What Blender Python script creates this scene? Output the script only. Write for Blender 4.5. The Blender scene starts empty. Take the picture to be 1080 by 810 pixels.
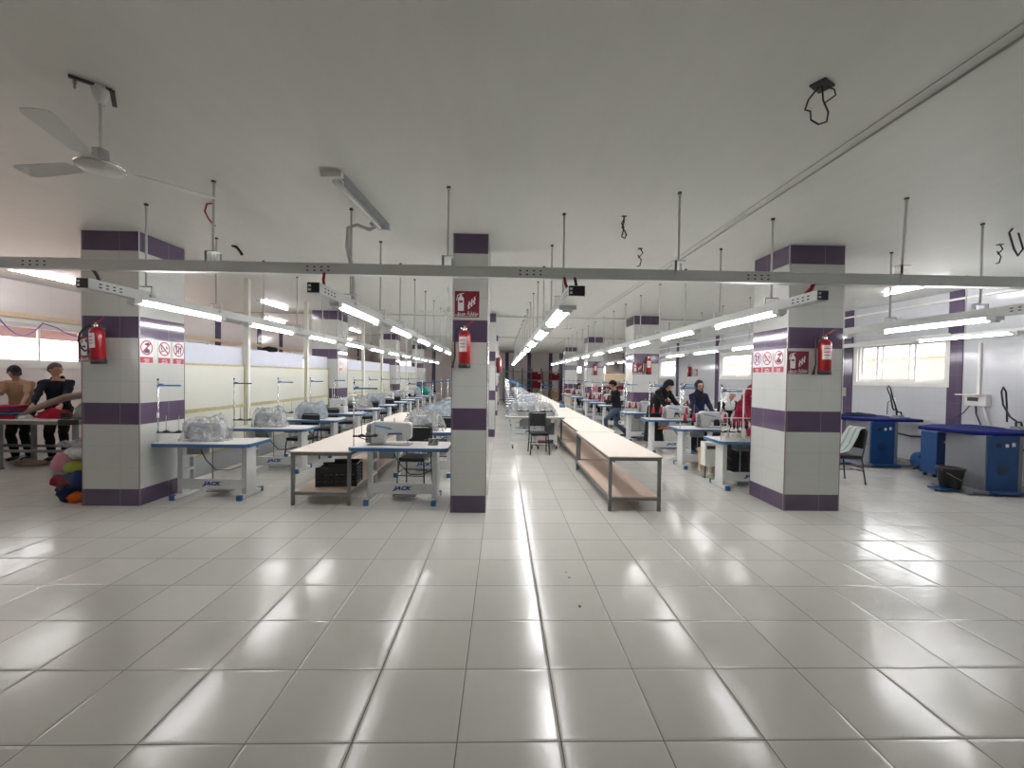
import bpy, bmesh, math, random
from mathutils import Vector, Matrix, noise
random.seed(7)
SC = bpy.context.scene
COL = SC.collection
PI = math.pi
CEIL = 3.55

# ------------------------------------------------------------------ materials
def newmat(name):
    m = bpy.data.materials.new(name); m.use_nodes = True
    nt = m.node_tree
    return m, nt, nt.nodes['Principled BSDF']

def noise_fac(nt, scale, detail=3, vec=None, rough=.5):
    n = nt.nodes.new('ShaderNodeTexNoise'); n.inputs['Scale'].default_value = scale
    n.inputs['Detail'].default_value = detail; n.inputs['Roughness'].default_value = rough
    if vec is None:
        tc = nt.nodes.new('ShaderNodeTexCoord'); vec = tc.outputs['Object']
    nt.links.new(vec, n.inputs['Vector'])
    return n.outputs['Fac']

def mixcol(nt, fac, a, b):
    m = nt.nodes.new('ShaderNodeMix'); m.data_type = 'RGBA'
    for s, v in ((0, fac), (6, a), (7, b)):
        if hasattr(v, 'is_output') or isinstance(v, bpy.types.NodeSocket): nt.links.new(v, m.inputs[s])
        elif s == 0: m.inputs[0].default_value = v
        else: m.inputs[s].default_value = (*v, 1) if len(v) == 3 else v
    return m.outputs[2]

def math_n(nt, op, a, b=None, c=None):
    m = nt.nodes.new('ShaderNodeMath'); m.operation = op
    for i, v in enumerate((a, b, c)):
        if v is None: continue
        if isinstance(v, bpy.types.NodeSocket): nt.links.new(v, m.inputs[i])
        else: m.inputs[i].default_value = v
    return m.outputs[0]

def mat(name, col, rough=.5, metal=0., var=.06, scale=9., bump=0., spec=.5, bscale=None, **kw):
    """plain surface with slight procedural variation of its colour"""
    m, nt, b = newmat(name)
    f = noise_fac(nt, scale)
    dark = tuple(c * (1 - var) for c in col); lite = tuple(min(1, c * (1 + var)) for c in col)
    nt.links.new(mixcol(nt, f, dark, lite), b.inputs['Base Color'])
    b.inputs['Roughness'].default_value = rough; b.inputs['Metallic'].default_value = metal
    b.inputs['Specular IOR Level'].default_value = spec
    if bump:
        bp = nt.nodes.new('ShaderNodeBump'); bp.inputs['Strength'].default_value = bump
        bp.inputs['Distance'].default_value = .02
        nt.links.new(noise_fac(nt, bscale or scale * 4, 4), bp.inputs['Height'])
        nt.links.new(bp.outputs['Normal'], b.inputs['Normal'])
    for k, v in kw.items(): b.inputs[k].default_value = v
    return m

def emis(name, col, strength):
    m, nt, b = newmat(name)
    b.inputs['Base Color'].default_value = (.8, .8, .8, 1)
    b.inputs['Emission Color'].default_value = (*col, 1); b.inputs['Emission Strength'].default_value = strength
    return m

def tile_floor():
    m, nt, b = newmat('floor_tiles')
    tc = nt.nodes.new('ShaderNodeTexCoord'); sp = nt.nodes.new('ShaderNodeSeparateXYZ')
    nt.links.new(tc.outputs['Object'], sp.inputs[0])
    S = .5; ox, oy = -.192, 1.976
    def cell(v, o):
        u = math_n(nt, 'DIVIDE', math_n(nt, 'SUBTRACT', v, o), S)
        fl = math_n(nt, 'FLOOR', u); fr = math_n(nt, 'SUBTRACT', u, fl)
        d = math_n(nt, 'MINIMUM', fr, math_n(nt, 'SUBTRACT', 1., fr))
        return fl, d
    fx, dx = cell(sp.outputs[0], ox); fy, dy = cell(sp.outputs[1], oy)
    d = math_n(nt, 'MINIMUM', dx, dy)
    line = math_n(nt, 'LESS_THAN', d, .0062)
    cv = nt.nodes.new('ShaderNodeCombineXYZ'); nt.links.new(fx, cv.inputs[0]); nt.links.new(fy, cv.inputs[1])
    wn = nt.nodes.new('ShaderNodeTexWhiteNoise'); wn.noise_dimensions = '2D'; nt.links.new(cv.outputs[0], wn.inputs['Vector'])
    c1 = mixcol(nt, wn.outputs['Value'], (.55, .54, .495), (.62, .61, .56))
    mott = noise_fac(nt, 7., 5)
    c2 = mixcol(nt, math_n(nt, 'MULTIPLY', mott, .35), c1, (.50, .48, .43))
    # small scattered dirt marks
    sn = noise_fac(nt, 5.5, 2, rough=.8)
    spot = math_n(nt, 'GREATER_THAN', sn, .80)
    c3 = mixcol(nt, math_n(nt, 'MULTIPLY', spot, .6), c2, (.2, .17, .13))
    c4 = mixcol(nt, line, c3, (.16, .15, .13))
    nt.links.new(c4, b.inputs['Base Color'])
    r = math_n(nt, 'ADD', .10, math_n(nt, 'MULTIPLY', noise_fac(nt, 3., 4), .15))
    r = math_n(nt, 'MAXIMUM', r, math_n(nt, 'MULTIPLY', line, .7))
    nt.links.new(r, b.inputs['Roughness'])
    b.inputs['Specular IOR Level'].default_value = .55
    bp = nt.nodes.new('ShaderNodeBump'); bp.inputs['Strength'].default_value = .35; bp.inputs['Distance'].default_value = .004
    h = math_n(nt, 'ADD', math_n(nt, 'MULTIPLY', noise_fac(nt, 5., 2), .6), math_n(nt, 'MINIMUM', math_n(nt, 'MULTIPLY', d, 30.), 1.))
    nt.links.new(h, bp.inputs['Height']); nt.links.new(bp.outputs['Normal'], b.inputs['Normal'])
    return m

def tile_column():
    """cream wall tiles .28 m high with four purple courses; joints every .455 m"""
    m, nt, b = newmat('column_tiles')
    tc = nt.nodes.new('ShaderNodeTexCoord'); sp = nt.nodes.new('ShaderNodeSeparateXYZ')
    nt.links.new(tc.outputs['Object'], sp.inputs[0])
    z = sp.outputs[2]
    def band(a, c): return math_n(nt, 'MULTIPLY', math_n(nt, 'GREATER_THAN', z, a), math_n(nt, 'LESS_THAN', z, c))
    pur = band(-1, .22)
    for a, c in ((1.06, 1.34), (2.18, 2.46), (3.30, 4)): pur = math_n(nt, 'MAXIMUM', pur, band(a, c))
    u = math_n(nt, 'DIVIDE', math_n(nt, 'SUBTRACT', z, .22), .28)
    fl = math_n(nt, 'FLOOR', u); fr = math_n(nt, 'SUBTRACT', u, fl)
    dz = math_n(nt, 'MULTIPLY', math_n(nt, 'MINIMUM', fr, math_n(nt, 'SUBTRACT', 1., fr)), .28)
    hx = math_n(nt, 'MODULO', math_n(nt, 'ADD', sp.outputs[0], 45.52), .46)
    hy = math_n(nt, 'MODULO', math_n(nt, 'ADD', sp.outputs[1], 45.52), .46)
    g = nt.nodes.new('ShaderNodeNewGeometry'); gs = nt.nodes.new('ShaderNodeSeparateXYZ'); nt.links.new(g.outputs['Normal'], gs.inputs[0])
    side = math_n(nt, 'GREATER_THAN', math_n(nt, 'ABSOLUTE', gs.outputs[0]), .5)
    hh = math_n(nt, 'ADD', math_n(nt, 'MULTIPLY', hx, math_n(nt, 'SUBTRACT', 1., side)), math_n(nt, 'MULTIPLY', hy, side))
    dh = math_n(nt, 'MINIMUM', hh, math_n(nt, 'SUBTRACT', .46, hh))
    line = math_n(nt, 'LESS_THAN', math_n(nt, 'MINIMUM', dz, dh), .0022)
    cream = mixcol(nt, noise_fac(nt, 2.5, 4), (.47, .48, .455), (.54, .55, .525))
    purp = mixcol(nt, noise_fac(nt, 4., 4), (.085, .060, .105), (.11, .078, .13))
    c = mixcol(nt, pur, cream, purp)
    lc = mixcol(nt, pur, (.41, .41, .39), (.26, .23, .28))
    nt.links.new(mixcol(nt, line, c, lc), b.inputs['Base Color'])
    b.inputs['Roughness'].default_value = .12
    b.inputs['Specular IOR Level'].default_value = .5
    bp = nt.nodes.new('ShaderNodeBump'); bp.inputs['Strength'].default_value = .12; bp.inputs['Distance'].default_value = .01
    nt.links.new(noise_fac(nt, 2.2, 2), bp.inputs['Height']); nt.links.new(bp.outputs['Normal'], b.inputs['Normal'])
    return m

def tile_wall(name, a, c, tw=.455, th=.28, line_c=(.58, .58, .58), rough=.13):
    m, nt, b = newmat(name)
    tc = nt.nodes.new('ShaderNodeTexCoord'); sp = nt.nodes.new('ShaderNodeSeparateXYZ')
    nt.links.new(tc.outputs['Object'], sp.inputs[0])
    s = math_n(nt, 'ADD', sp.outputs[0], sp.outputs[1])
    def dd(v, o, w):
        h = math_n(nt, 'MODULO', math_n(nt, 'ADD', v, w * 200 + o), w)
        return math_n(nt, 'MINIMUM', h, math_n(nt, 'SUBTRACT', w, h))
    line = math_n(nt, 'LESS_THAN', math_n(nt, 'MINIMUM', dd(s, 0, tw), dd(sp.outputs[2], -.22, th)), .0022)
    base = mixcol(nt, noise_fac(nt, 1.5, 3), a, c)
    nt.links.new(mixcol(nt, line, base, line_c), b.inputs['Base Color'])
    b.inputs['Roughness'].default_value = rough
    bp = nt.nodes.new('ShaderNodeBump'); bp.inputs['Strength'].default_value = .1; bp.inputs['Distance'].default_value = .01
    nt.links.new(noise_fac(nt, 2., 2), bp.inputs['Height']); nt.links.new(bp.outputs['Normal'], b.inputs['Normal'])
    return m

def ceiling_mat():
    m, nt, b = newmat('ceiling_paint')
    tc = nt.nodes.new('ShaderNodeTexCoord')
    mp = nt.nodes.new('ShaderNodeMapping'); mp.inputs['Scale'].default_value = (6, 1.4, 1)
    nt.links.new(tc.outputs['Object'], mp.inputs['Vector'])
    f = noise_fac(nt, 1.2, 5, mp.outputs['Vector'])
    nt.links.new(mixcol(nt, f, (.60, .615, .58), (.67, .685, .65)), b.inputs['Base Color'])
    b.inputs['Roughness'].default_value = .5
    bp = nt.nodes.new('ShaderNodeBump'); bp.inputs['Strength'].default_value = .25; bp.inputs['Distance'].default_value = .01
    nt.links.new(noise_fac(nt, 2.2, 5, mp.outputs['Vector']), bp.inputs['Height']); nt.links.new(bp.outputs['Normal'], b.inputs['Normal'])
    return m

def thin_mat(name, col, transp, rough=.15, coat=0., wr=0., crinkle=0.):
    """thin see-through sheet: part transparent, part reflecting / scattering surface"""
    m, nt, b = newmat(name)
    b.inputs['Base Color'].default_value = (*col, 1); b.inputs['Roughness'].default_value = rough
    if crinkle:
        vo = nt.nodes.new('ShaderNodeTexVoronoi'); vo.inputs['Scale'].default_value = 6.; vo.feature = 'DISTANCE_TO_EDGE'
        tc = nt.nodes.new('ShaderNodeTexCoord'); ns = nt.nodes.new('ShaderNodeTexNoise'); ns.inputs['Scale'].default_value = 6.
        nt.links.new(tc.outputs['Object'], ns.inputs['Vector'])
        ad = nt.nodes.new('ShaderNodeVectorMath'); ad.operation = 'ADD'; nt.links.new(tc.outputs['Object'], ad.inputs[0])
        nt.links.new(ns.outputs['Color'], ad.inputs[1]); nt.links.new(ad.outputs[0], vo.inputs['Vector'])
        bp = nt.nodes.new('ShaderNodeBump'); bp.inputs['Strength'].default_value = crinkle; bp.inputs['Distance'].default_value = .12
        nt.links.new(vo.outputs['Distance'], bp.inputs['Height']); nt.links.new(bp.outputs['Normal'], b.inputs['Normal'])
    t = nt.nodes.new('ShaderNodeBsdfTransparent'); mx = nt.nodes.new('ShaderNodeMixShader')
    if wr:
        f = noise_fac(nt, wr, 3)
        k = nt.nodes.new('ShaderNodeMapRange'); nt.links.new(f, k.inputs['Value'])
        k.inputs['From Min'].default_value = .35; k.inputs['From Max'].default_value = .68
        k.inputs['To Min'].default_value = (1-transp)*.8; k.inputs['To Max'].default_value = min(1, (1-transp)*1.25)
        nt.links.new(k.outputs['Result'], mx.inputs[0])
    else: mx.inputs[0].default_value = 1 - transp
    nt.links.new(t.outputs[0], mx.inputs[1]); nt.links.new(b.outputs[0], mx.inputs[2])
    nt.links.new(mx.outputs[0], nt.nodes['Material Output'].inputs['Surface'])
    return m

def cloth_mat(name, col, stripes=None):
    m, nt, b = newmat(name)
    f = noise_fac(nt, 6., 4)
    c = mixcol(nt, f, tuple(x * .8 for x in col), tuple(min(1, x * 1.15) for x in col))
    if stripes:
        w = nt.nodes.new('ShaderNodeTexWave'); w.inputs['Scale'].default_value = stripes[1]
        tc = nt.nodes.new('ShaderNodeTexCoord'); nt.links.new(tc.outputs['Object'], w.inputs['Vector'])
        c = mixcol(nt, math_n(nt, 'GREATER_THAN', w.outputs['Fac'], .72), c, stripes[0])
    nt.links.new(c, b.inputs['Base Color']); b.inputs['Roughness'].default_value = .85
    b.inputs['Specular IOR Level'].default_value = .2
    return m

M = dict(
    floor=tile_floor(), column=tile_column(), ceiling=ceiling_mat(),
    wall=tile_wall('white_wall_tiles', (.52, .53, .555), (.575, .585, .61), line_c=(.47, .47, .48)),
    wallpink=tile_wall('pale_wall_tiles', (.70, .63, .63), (.76, .69, .685)),
    purple=tile_wall('purple_wall_tiles', (.085, .062, .11), (.105, .078, .135), line_c=(.16, .14, .19)),
    strip=mat('corner_strip', (.17, .11, .13), .4), stripw=mat('pale_corner_strip', (.6, .58, .58), .4),
    white=mat('white_paint_metal', (.62, .63, .61), .38), alu=mat('white_aluminium', (.74, .73, .70), .35),
    rail=mat('galvanised_trunking', (.64, .66, .65), .32, 0., .08, 3.), rod=mat('grey_rod', (.52, .52, .50), .45),
    dark=mat('dark_plastic', (.02, .02, .022), .5), black=mat('black_enamel', (.012, .012, .013), .35),
    vinyl=mat('black_vinyl', (.010, .010, .011), .5, bump=.2, spec=.3),
    blue=mat('blue_edge', (.040, .135, .30), .45), bluecap=mat('blue_plastic_cap', (.035, .14, .30), .45),
    top=mat('table_laminate', (.66, .64, .62), .42), bench=mat('beige_laminate', (.74, .66, .58), .45, var=.04),
    shelf=mat('lower_board', (.58, .45, .36), .6), steel=mat('grey_steel_tube', (.17, .18, .175), .45, .2),
    red=mat('red_cylinder', (.33, .008, .014), .28), redsign=mat('dark_red_sign', (.17, .010, .022), .4),
    signwhite=mat('sign_white', (.70, .69, .72), .35), signred=mat('sign_red', (.40, .02, .035), .4),
    signink=mat('sign_ink', (.04, .03, .06), .5), ringp=mat('faded_sign_ring', (.45, .10, .22), .5),
    label=mat('paper_label', (.68, .68, .66), .6), chrome=mat('chrome', (.7, .7, .7), .2, 1.),
    logo=mat('blue_lettering', (.02, .07, .30), .4), machine=mat('machine_casting', (.50, .51, .50), .32),
    mgrey=mat('grey_machine_part', (.22, .23, .24), .4), cyan=mat('blue_stripe', (.10, .28, .55), .4),
    plastic=thin_mat('clear_plastic_bag', (.88, .93, .99), .72, .07, wr=11., crinkle=1.), bagclear=thin_mat('clear_sack', (.6, .62, .66), .84, .10, wr=9., crinkle=1.),
    plasticw=thin_mat('milky_plastic_sheet', (.90, .92, .92), .71, .07, wr=10., crinkle=1.),
    bagblue=thin_mat('pale_blue_plastic', (.72, .86, .98), .62, .08, wr=10., crinkle=1.),
    glass=thin_mat('window_glass', (.9, .95, .95), .92, .02),
    tube=emis('lit_tube', (1., .985, 1.), 30.), tubeoff=mat('unlit_tube', (.82, .82, .82), .2),
    panel=mat('cream_panel', (.59, .595, .53), .18, var=.03, scale=2.), bead=mat('gold_bead', (.38, .34, .17), .5, var=.35, scale=20.),
    upper=mat('pale_blue_board', (.50, .52, .60), .45), skirt=mat('grey_board', (.33, .34, .35), .5),
    post=mat('post_paint', (.66, .66, .60), .4), pipe=mat('flexible_conduit', (.42, .43, .41), .5),
    redc=mat('red_cable', (.30, .01, .015), .5), cable=mat('black_cable', (.015, .014, .014), .5),
    lilac=mat('lilac_cable', (.16, .10, .36), .5), bluebrd=mat('ironing_cover', (.006, .012, .12), .8, bump=.2, spec=.15),
    bluepan=mat('blue_cabinet', (.008, .055, .19), .4), cab=mat('grey_cabinet', (.175, .182, .205), .4),
    bluetank=mat('blue_tank', (.02, .10, .28), .4), pail=mat('black_bucket', (.016, .013, .012), .45),
    navy=cloth_mat('navy_cloth', (.015, .018, .05)), maroon=cloth_mat('maroon_cloth', (.20, .008, .03)),
    redcl=cloth_mat('red_cloth', (.36, .012, .03)), greycl=cloth_mat('grey_cloth', (.32, .32, .31)),
    browncl=cloth_mat('brown_cloth', (.26, .20, .17)), plaid=cloth_mat('green_striped_cloth', (.42, .43, .42), ((.17, .28, .24), 2.6)),
    lime=cloth_mat('lime_cloth', (.38, .48, .03)), pinkcl=cloth_mat('pink_cloth', (.55, .20, .26)),
    orange=cloth_mat('orange_cloth', (.60, .12, .02)), bluecl=cloth_mat('dark_blue_cloth', (.03, .05, .16)),
    whitecl=cloth_mat('white_cloth', (.70, .70, .70)), greencl=cloth_mat('green_cloth', (.0, .20, .13)),
    tan=cloth_mat('tan_cloth', (.42, .27, .16)), hoodie=cloth_mat('charcoal_cloth', (.016, .017, .025)),
    jeans=cloth_mat('jeans', (.07, .10, .14)), blackcl=cloth_mat('black_cloth', (.012, .012, .013)),
    skin=mat('skin', (.42, .22, .15), .5, var=.1, scale=20.), hair=mat('black_hair', (.006, .005, .005), .8, bump=.4, scale=40., spec=.15),
    hairg=mat('short_brown_hair', (.06, .045, .04), .7), cone=mat('red_thread', (.38, .01, .04), .8, bump=.3, scale=60.),
    conew=mat('white_thread', (.62, .60, .56), .8, bump=.3, scale=60.), card=mat('cardboard', (.40, .26, .14), .8),
    beige=mat('beige_box', (.72, .56, .38), .7), rack=mat('rack_metal', (.32, .32, .30), .5, .2),
    lbrown=mat('dark_brown_rack', (.12, .08, .06), .6), grey=mat('grey_bin', (.13, .14, .15), .5),
    violet=mat('violet_bucket', (.07, .06, .25), .4),
    outwall=mat('sunlit_wall', (.46, .31, .22), .9, var=.25, scale=1.), outground=mat('pale_ground', (.62, .43, .38), .9),
    awning=mat('pink_awning', (.34, .22, .21), .8), outpanel=mat('corrugated_roof', (.50, .42, .40), .6),
)

# ------------------------------------------------------------------ mesh builder
class MB:
    def __init__(s): s.bm = bmesh.new(); s.mats = []; s.mi = 0
    def use(s, m):
        if m not in s.mats: s.mats.append(m)
        s.mi = s.mats.index(m); return s
    def _faces(s, vs, quads, smooth=False):
        out = []
        for q in quads:
            try:
                f = s.bm.faces.new([vs[i] for i in q]); f.material_index = s.mi; f.smooth = smooth; out.append(f)
            except ValueError: pass
        return out
    def box(s, x0, x1, y0, y1, z0, z1, R=None):
        P = [(x, y, z) for z in (z0, z1) for y in (y0, y1) for x in (x0, x1)]
        if R is not None: P = [R @ Vector(p) for p in P]
        vs = [s.bm.verts.new(p) for p in P]
        s._faces(vs, [(0, 2, 3, 1), (4, 5, 7, 6), (0, 1, 5, 4), (2, 6, 7, 3), (0, 4, 6, 2), (1, 3, 7, 5)])
        return s
    def cbox(s, c, d, R=None):
        return s.box(c[0]-d[0]/2, c[0]+d[0]/2, c[1]-d[1]/2, c[1]+d[1]/2, c[2]-d[2]/2, c[2]+d[2]/2, R)
    def prism(s, pts, a, b, axis='z', topmat=None):
        """polygon extruded between a and b along axis; pts are the other two coordinates in order"""
        def P(u, v, w): return {'z': (u, v, w), 'y': (u, w, v), 'x': (w, u, v)}[axis]
        lo = [s.bm.verts.new(P(u, v, a)) for u, v in pts]; hi = [s.bm.verts.new(P(u, v, b)) for u, v in pts]
        n = len(pts); allv = lo + hi
        fs = s._faces(allv, [tuple(range(n))[::-1], tuple(range(n, 2*n))])
        s._faces(allv, [(i, (i+1) % n, n+(i+1) % n, n+i) for i in range(n)])
        if topmat is not None:
            k = s.mi; s.use(topmat); fs[1].material_index = s.mi; s.mi = k
        return s
    def ring(s, c, n, r, seg, nx=None):
        n = Vector(n).normalized()
        a = nx if nx is not None else (n.orthogonal().normalized())
        b = n.cross(a)
        return [s.bm.verts.new(Vector(c) + a*(r*math.cos(2*PI*i/seg)) + b*(r*math.sin(2*PI*i/seg))) for i in range(seg)]
    def loft(s, rings, cap=True, smooth=True):
        for A, B in zip(rings, rings[1:]):
            n = len(A)
            for i in range(n):
                f = s.bm.faces.new((A[i], A[(i+1) % n], B[(i+1) % n], B[i])); f.material_index = s.mi; f.smooth = smooth
        if cap:
            for r, rev in ((rings[0], True), (rings[-1], False)):
                f = s.bm.faces.new(r[::-1] if rev else r); f.material_index = s.mi
        return s
    def tube(s, path, r, seg=8, cap=True):
        path = [Vector(p) for p in path]; rings = []; a = None
        for i, p in enumerate(path):
            d = (path[min(i+1, len(path)-1)] - path[max(i-1, 0)]).normalized()
            if a is None: a = d.orthogonal().normalized()
            else:
                a = (a - d*a.dot(d)); a = a.normalized() if a.length > 1e-6 else d.orthogonal().normalized()
            rr = r[i] if isinstance(r, (list, tuple)) else r
            rings.append(s.ring(p, d, rr, seg, a))
        return s.loft(rings, cap)
    def cyl(s, a, b, r, seg=12): return s.tube([a, b], r, seg)
    def lathe(s, prof, c=(0, 0, 0), seg=20, cap=True):
        rings = [[s.bm.verts.new((c[0]+r*math.cos(2*PI*i/seg), c[1]+r*math.sin(2*PI*i/seg), c[2]+z)) for i in range(seg)] for r, z in prof]
        return s.loft(rings, cap)
    def ball(s, c, r, su=12, sv=8, f=None):
        rx, ry, rz = (r, r, r) if not isinstance(r, (tuple, list)) else r
        rings = []
        for j in range(sv+1):
            t = -PI/2 + PI*j/sv; t = max(-PI/2+.08, min(PI/2-.08, t))
            rg = []
            for i in range(su):
                p = Vector((rx*math.cos(t)*math.cos(2*PI*i/su), ry*math.cos(t)*math.sin(2*PI*i/su), rz*math.sin(t)))
                if f: p = f(p)
                rg.append(s.bm.verts.new(p + Vector(c)))
            rings.append(rg)
        return s.loft(rings)
    def add_mesh(s, me, Mx):
        k = len(s.bm.verts); s.bm.verts.ensure_lookup_table()
        nf = len(s.bm.faces)
        s.bm.from_mesh(me); s.bm.verts.ensure_lookup_table(); s.bm.faces.ensure_lookup_table()
        for v in s.bm.verts[k:]: v.co = Mx @ v.co
        for f in s.bm.faces[nf:]: f.material_index = s.mi
        return s
    def mesh(s, name):
        me = bpy.data.meshes.new(name)
        bmesh.ops.recalc_face_normals(s.bm, faces=s.bm.faces[:])
        s.bm.to_mesh(me); s.bm.free()
        for m in s.mats: me.materials.append(m)
        return me
    def build(s, name, parent=None, bevel=0, seg=2, loc=None):
        o = bpy.data.objects.new(name, s.mesh(name)); COL.objects.link(o)
        if parent is not None: o.parent = parent
        if loc is not None: o.location = loc
        if bevel:
            b = o.modifiers.new('bevel', 'BEVEL'); b.width = bevel; b.segments = seg; b.limit_method = 'ANGLE'; b.angle_limit = .6
        return o

def mb(m): return MB().use(M[m] if isinstance(m, str) else m)

def tag(o, label, cat, group=None, kind=None):
    if label: o['label'] = label
    if cat: o['category'] = cat
    if group: o['group'] = group
    if kind: o['kind'] = kind
    return o
def thing(name, label, cat, loc=(0, 0, 0), rz=0, group=None):
    o = bpy.data.objects.new(name, None); COL.objects.link(o)
    o.empty_display_size = .1; o.location = loc; o.rotation_euler = (0, 0, rz)
    return tag(o, label, cat, group)
KIDS = {}
def kids(o): return [c for c in bpy.data.objects if c.parent == o]
def dup(root, loc, rz=0, label=None, group=None, skip=()):
    """copy of a thing with copies of its parts and sub-parts"""
    if root.name not in KIDS:
        KIDS[root.name] = [(c, kids(c)) for c in kids(root)]
    r = root.copy(); COL.objects.link(r); r.location = loc; r.rotation_euler = (0, 0, rz)
    if label: r['label'] = label
    if group: r['group'] = group
    for c, gs in KIDS[root.name]:
        if c.name.split('.')[0] in skip: continue
        d = c.copy(); COL.objects.link(d); d.parent = r
        for g in gs:
            e = g.copy(); COL.objects.link(e); e.parent = d
    return r
def place(proto, used, loc, rz, label, group=None):
    """first placement moves the prototype itself, later ones copy it"""
    if proto.name not in used:
        used.add(proto.name)
        if proto.name not in KIDS: KIDS[proto.name] = [(c, kids(c)) for c in kids(proto)]
        proto.location = loc; proto.rotation_euler = (0, 0, rz); proto['label'] = label
        if group: proto['group'] = group
        return proto
    return dup(proto, loc, rz, label, group)
USED = set()
def struct(o, label=None):
    o['kind'] = 'structure'
    if label: o['label'] = label
    return o

TS = bpy.data.scenes.new('bake')
def baked(o):
    """mesh of an object with its modifiers applied, worked out in a small side scene"""
    TS.collection.objects.link(o)
    with bpy.context.temp_override(scene=TS, view_layer=TS.view_layers[0]):
        dg = bpy.context.evaluated_depsgraph_get()
        me = bpy.data.meshes.new_from_object(o.evaluated_get(dg))
    bpy.data.objects.remove(o)
    return me
_txt = {}
def text_mesh(s, size, bold=0., shear=0., align='CENTER', spacing=1.):
    k = (s, size, bold, shear, spacing)
    if k in _txt: return _txt[k]
    cu = bpy.data.curves.new('lettering', 'FONT'); cu.body = s; cu.size = size; cu.offset = bold; cu.shear = shear
    cu.align_x = align; cu.align_y = 'CENTER'; cu.resolution_u = 3; cu.extrude = .0006; cu.space_character = spacing
    me = baked(bpy.data.objects.new('lettering', cu)); _txt[k] = me
    return me
# Arabic words in joined letter shapes, already in visual (left to right) order
AR_EXT = '\ufed6\ufef3\ufeae\ufea3 \ufe94\ufef3\ufe8e\ufed4\ufec3'
AR_FORBID = '\ufec9\ufeee\ufee8\ufee4\ufee3'
AR_SMOKE = '\ufee6\ufef4\ufea7\ufeaa\ufe98\ufedf\ufe8d'
AR_EAT = '\ufede\ufedb\ufef7\ufe8d'

# ================================================================== the room
X0, X1, Y0, Y1 = -9.8, 8.9, -4.5, 31.8
struct(mb('floor').box(X0-.3, X1+.3, Y0-.3, Y1+.3, -.2, 0).build('floor'), 'large glossy cream floor tiles with dark joints')
struct(mb('ceiling').box(X0-.3, X1+.3, Y0-.3, Y1+.3, CEIL, CEIL+.2).build('ceiling'), 'white painted ceiling')

def wall_open(name, axis, a, b, pos, out, openings, m, label):
    """wall slab from a to b along axis, with window openings (u0,u1,z0,z1)"""
    w = mb(m)
    lo, hi = (pos, pos+out) if out > 0 else (pos+out, pos)
    def seg(u0, u1, z0, z1):
        if u1-u0 < .001: return
        if axis == 'y': w.box(lo, hi, u0, u1, z0, z1)
        else: w.box(u0, u1, lo, hi, z0, z1)
    u = a
    for (p, q, z0, z1) in sorted(openings):
        seg(u, p, 0, CEIL); seg(p, q, 0, z0); seg(p, q, z1, CEIL); u = q
    seg(u, b, 0, CEIL)
    return struct(w.build(name), label)
WL = [(-4.2, -.4, 1.86, 2.72), (1.0, 4.6, 1.86, 2.72), (7.35, 11.0, 1.86, 2.72), (12.2, 14.2, 1.9, 2.72), (19.6, 22., 1.9, 2.72), (26., 28.4, 1.9, 2.72)]
WR = [(-4.2, -2.0, 1.74, 2.68), (1.55, 3.75, 1.74, 2.68), (8.18, 10.30, 1.72, 2.66), (14.75, 16.85, 1.82, 2.74), (21.3, 23.4, 1.82, 2.74), (27.8, 29.9, 1.82, 2.74)]
WB = [(-7.95, -6.8, 2.35, 2.85), (5.4, 6.15, 2.0, 2.65), (7.2, 8.0, 2.0, 2.65)]
wall_open('wall_left', 'y', Y0, Y1, X0, -.22, WL, 'wallpink', 'pale tiled side wall with a long window band')
wall_open('wall_right', 'y', Y0, Y1, X1, .22, WR, 'wall', 'white glossy tiled side wall with small windows')
wall_open('wall_back', 'x', X0-.22, X1+.22, Y1, .22, WB, 'wallpink', 'pale tiled end wall at the far end of the hall')
wall_open('wall_front', 'x', X0-.22, X1+.22, Y0-.22, .22, [], 'wall', 'plain tiled wall')

wn = [0]
def window(wall, u0, u1, z0, z1, divs, label):
    """framed sliding window; one frame, panes of glass as a child, sashes as children"""
    wn[0] += 1
    sgn = -1 if wall == 'L' else 1
    base = {'L': X0, 'R': X1, 'B': Y1}[wall]
    def bx(w, a, b, d0, d1, c, d):
        lo, hi = sorted((base+sgn*d0, base+sgn*d1))
        if wall == 'B': w.box(a, b, lo, hi, c, d)
        else: w.box(lo, hi, a, b, c, d)
    f = mb('alu'); t = .06
    for a, b, c, d in ((u0-.07, u1+.07, z0-.07, z0+.02), (u0-.07, u1+.07, z1-.02, z1+.07), (u0-.07, u0+.02, z0+.02, z1-.02), (u1-.02, u1+.07, z0+.02, z1-.02)):
        bx(f, a, b, -.02, .02, c, d)
    for a, b, c, d in ((u0, u1, z0, z0+t), (u0, u1, z1-t, z1), (u0, u0+t, z0+t, z1-t), (u1-t, u1, z0+t, z1-t)):
        bx(f, a, b, .02, .12, c, d)
    o = struct(f.build('window_%d' % wn[0]), label)
    for k, (a, b) in enumerate(divs):
        s_ = mb('alu'); dd = .04 if k % 2 else .07
        for p, q, c, d in ((a, b, z0+t, z0+t+.04), (a, b, z1-t-.04, z1-t), (a, a+.045, z0+t+.04, z1-t-.04), (b-.045, b, z0+t+.04, z1-t-.04)):
            bx(s_, p, q, dd, dd+.03, c, d)
        so = s_.build('window_sash', o)
        g = mb('glass'); bx(g, a+.045, b-.045, dd+.012, dd+.016, z0+t+.04, z1-t-.04); g.build('glass_pane', so)
    return o
for (a, b, c, d) in WL:
    n = 2 if b-a < 2.5 else 4
    e = [a+.06+(b-a-.12)*i/n for i in range(n+1)]
    window('L', a, b, c, d, [(e[i]-(.03 if i else 0), e[i+1]) for i in range(n)], 'white framed sliding window band in the left side wall')
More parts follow.
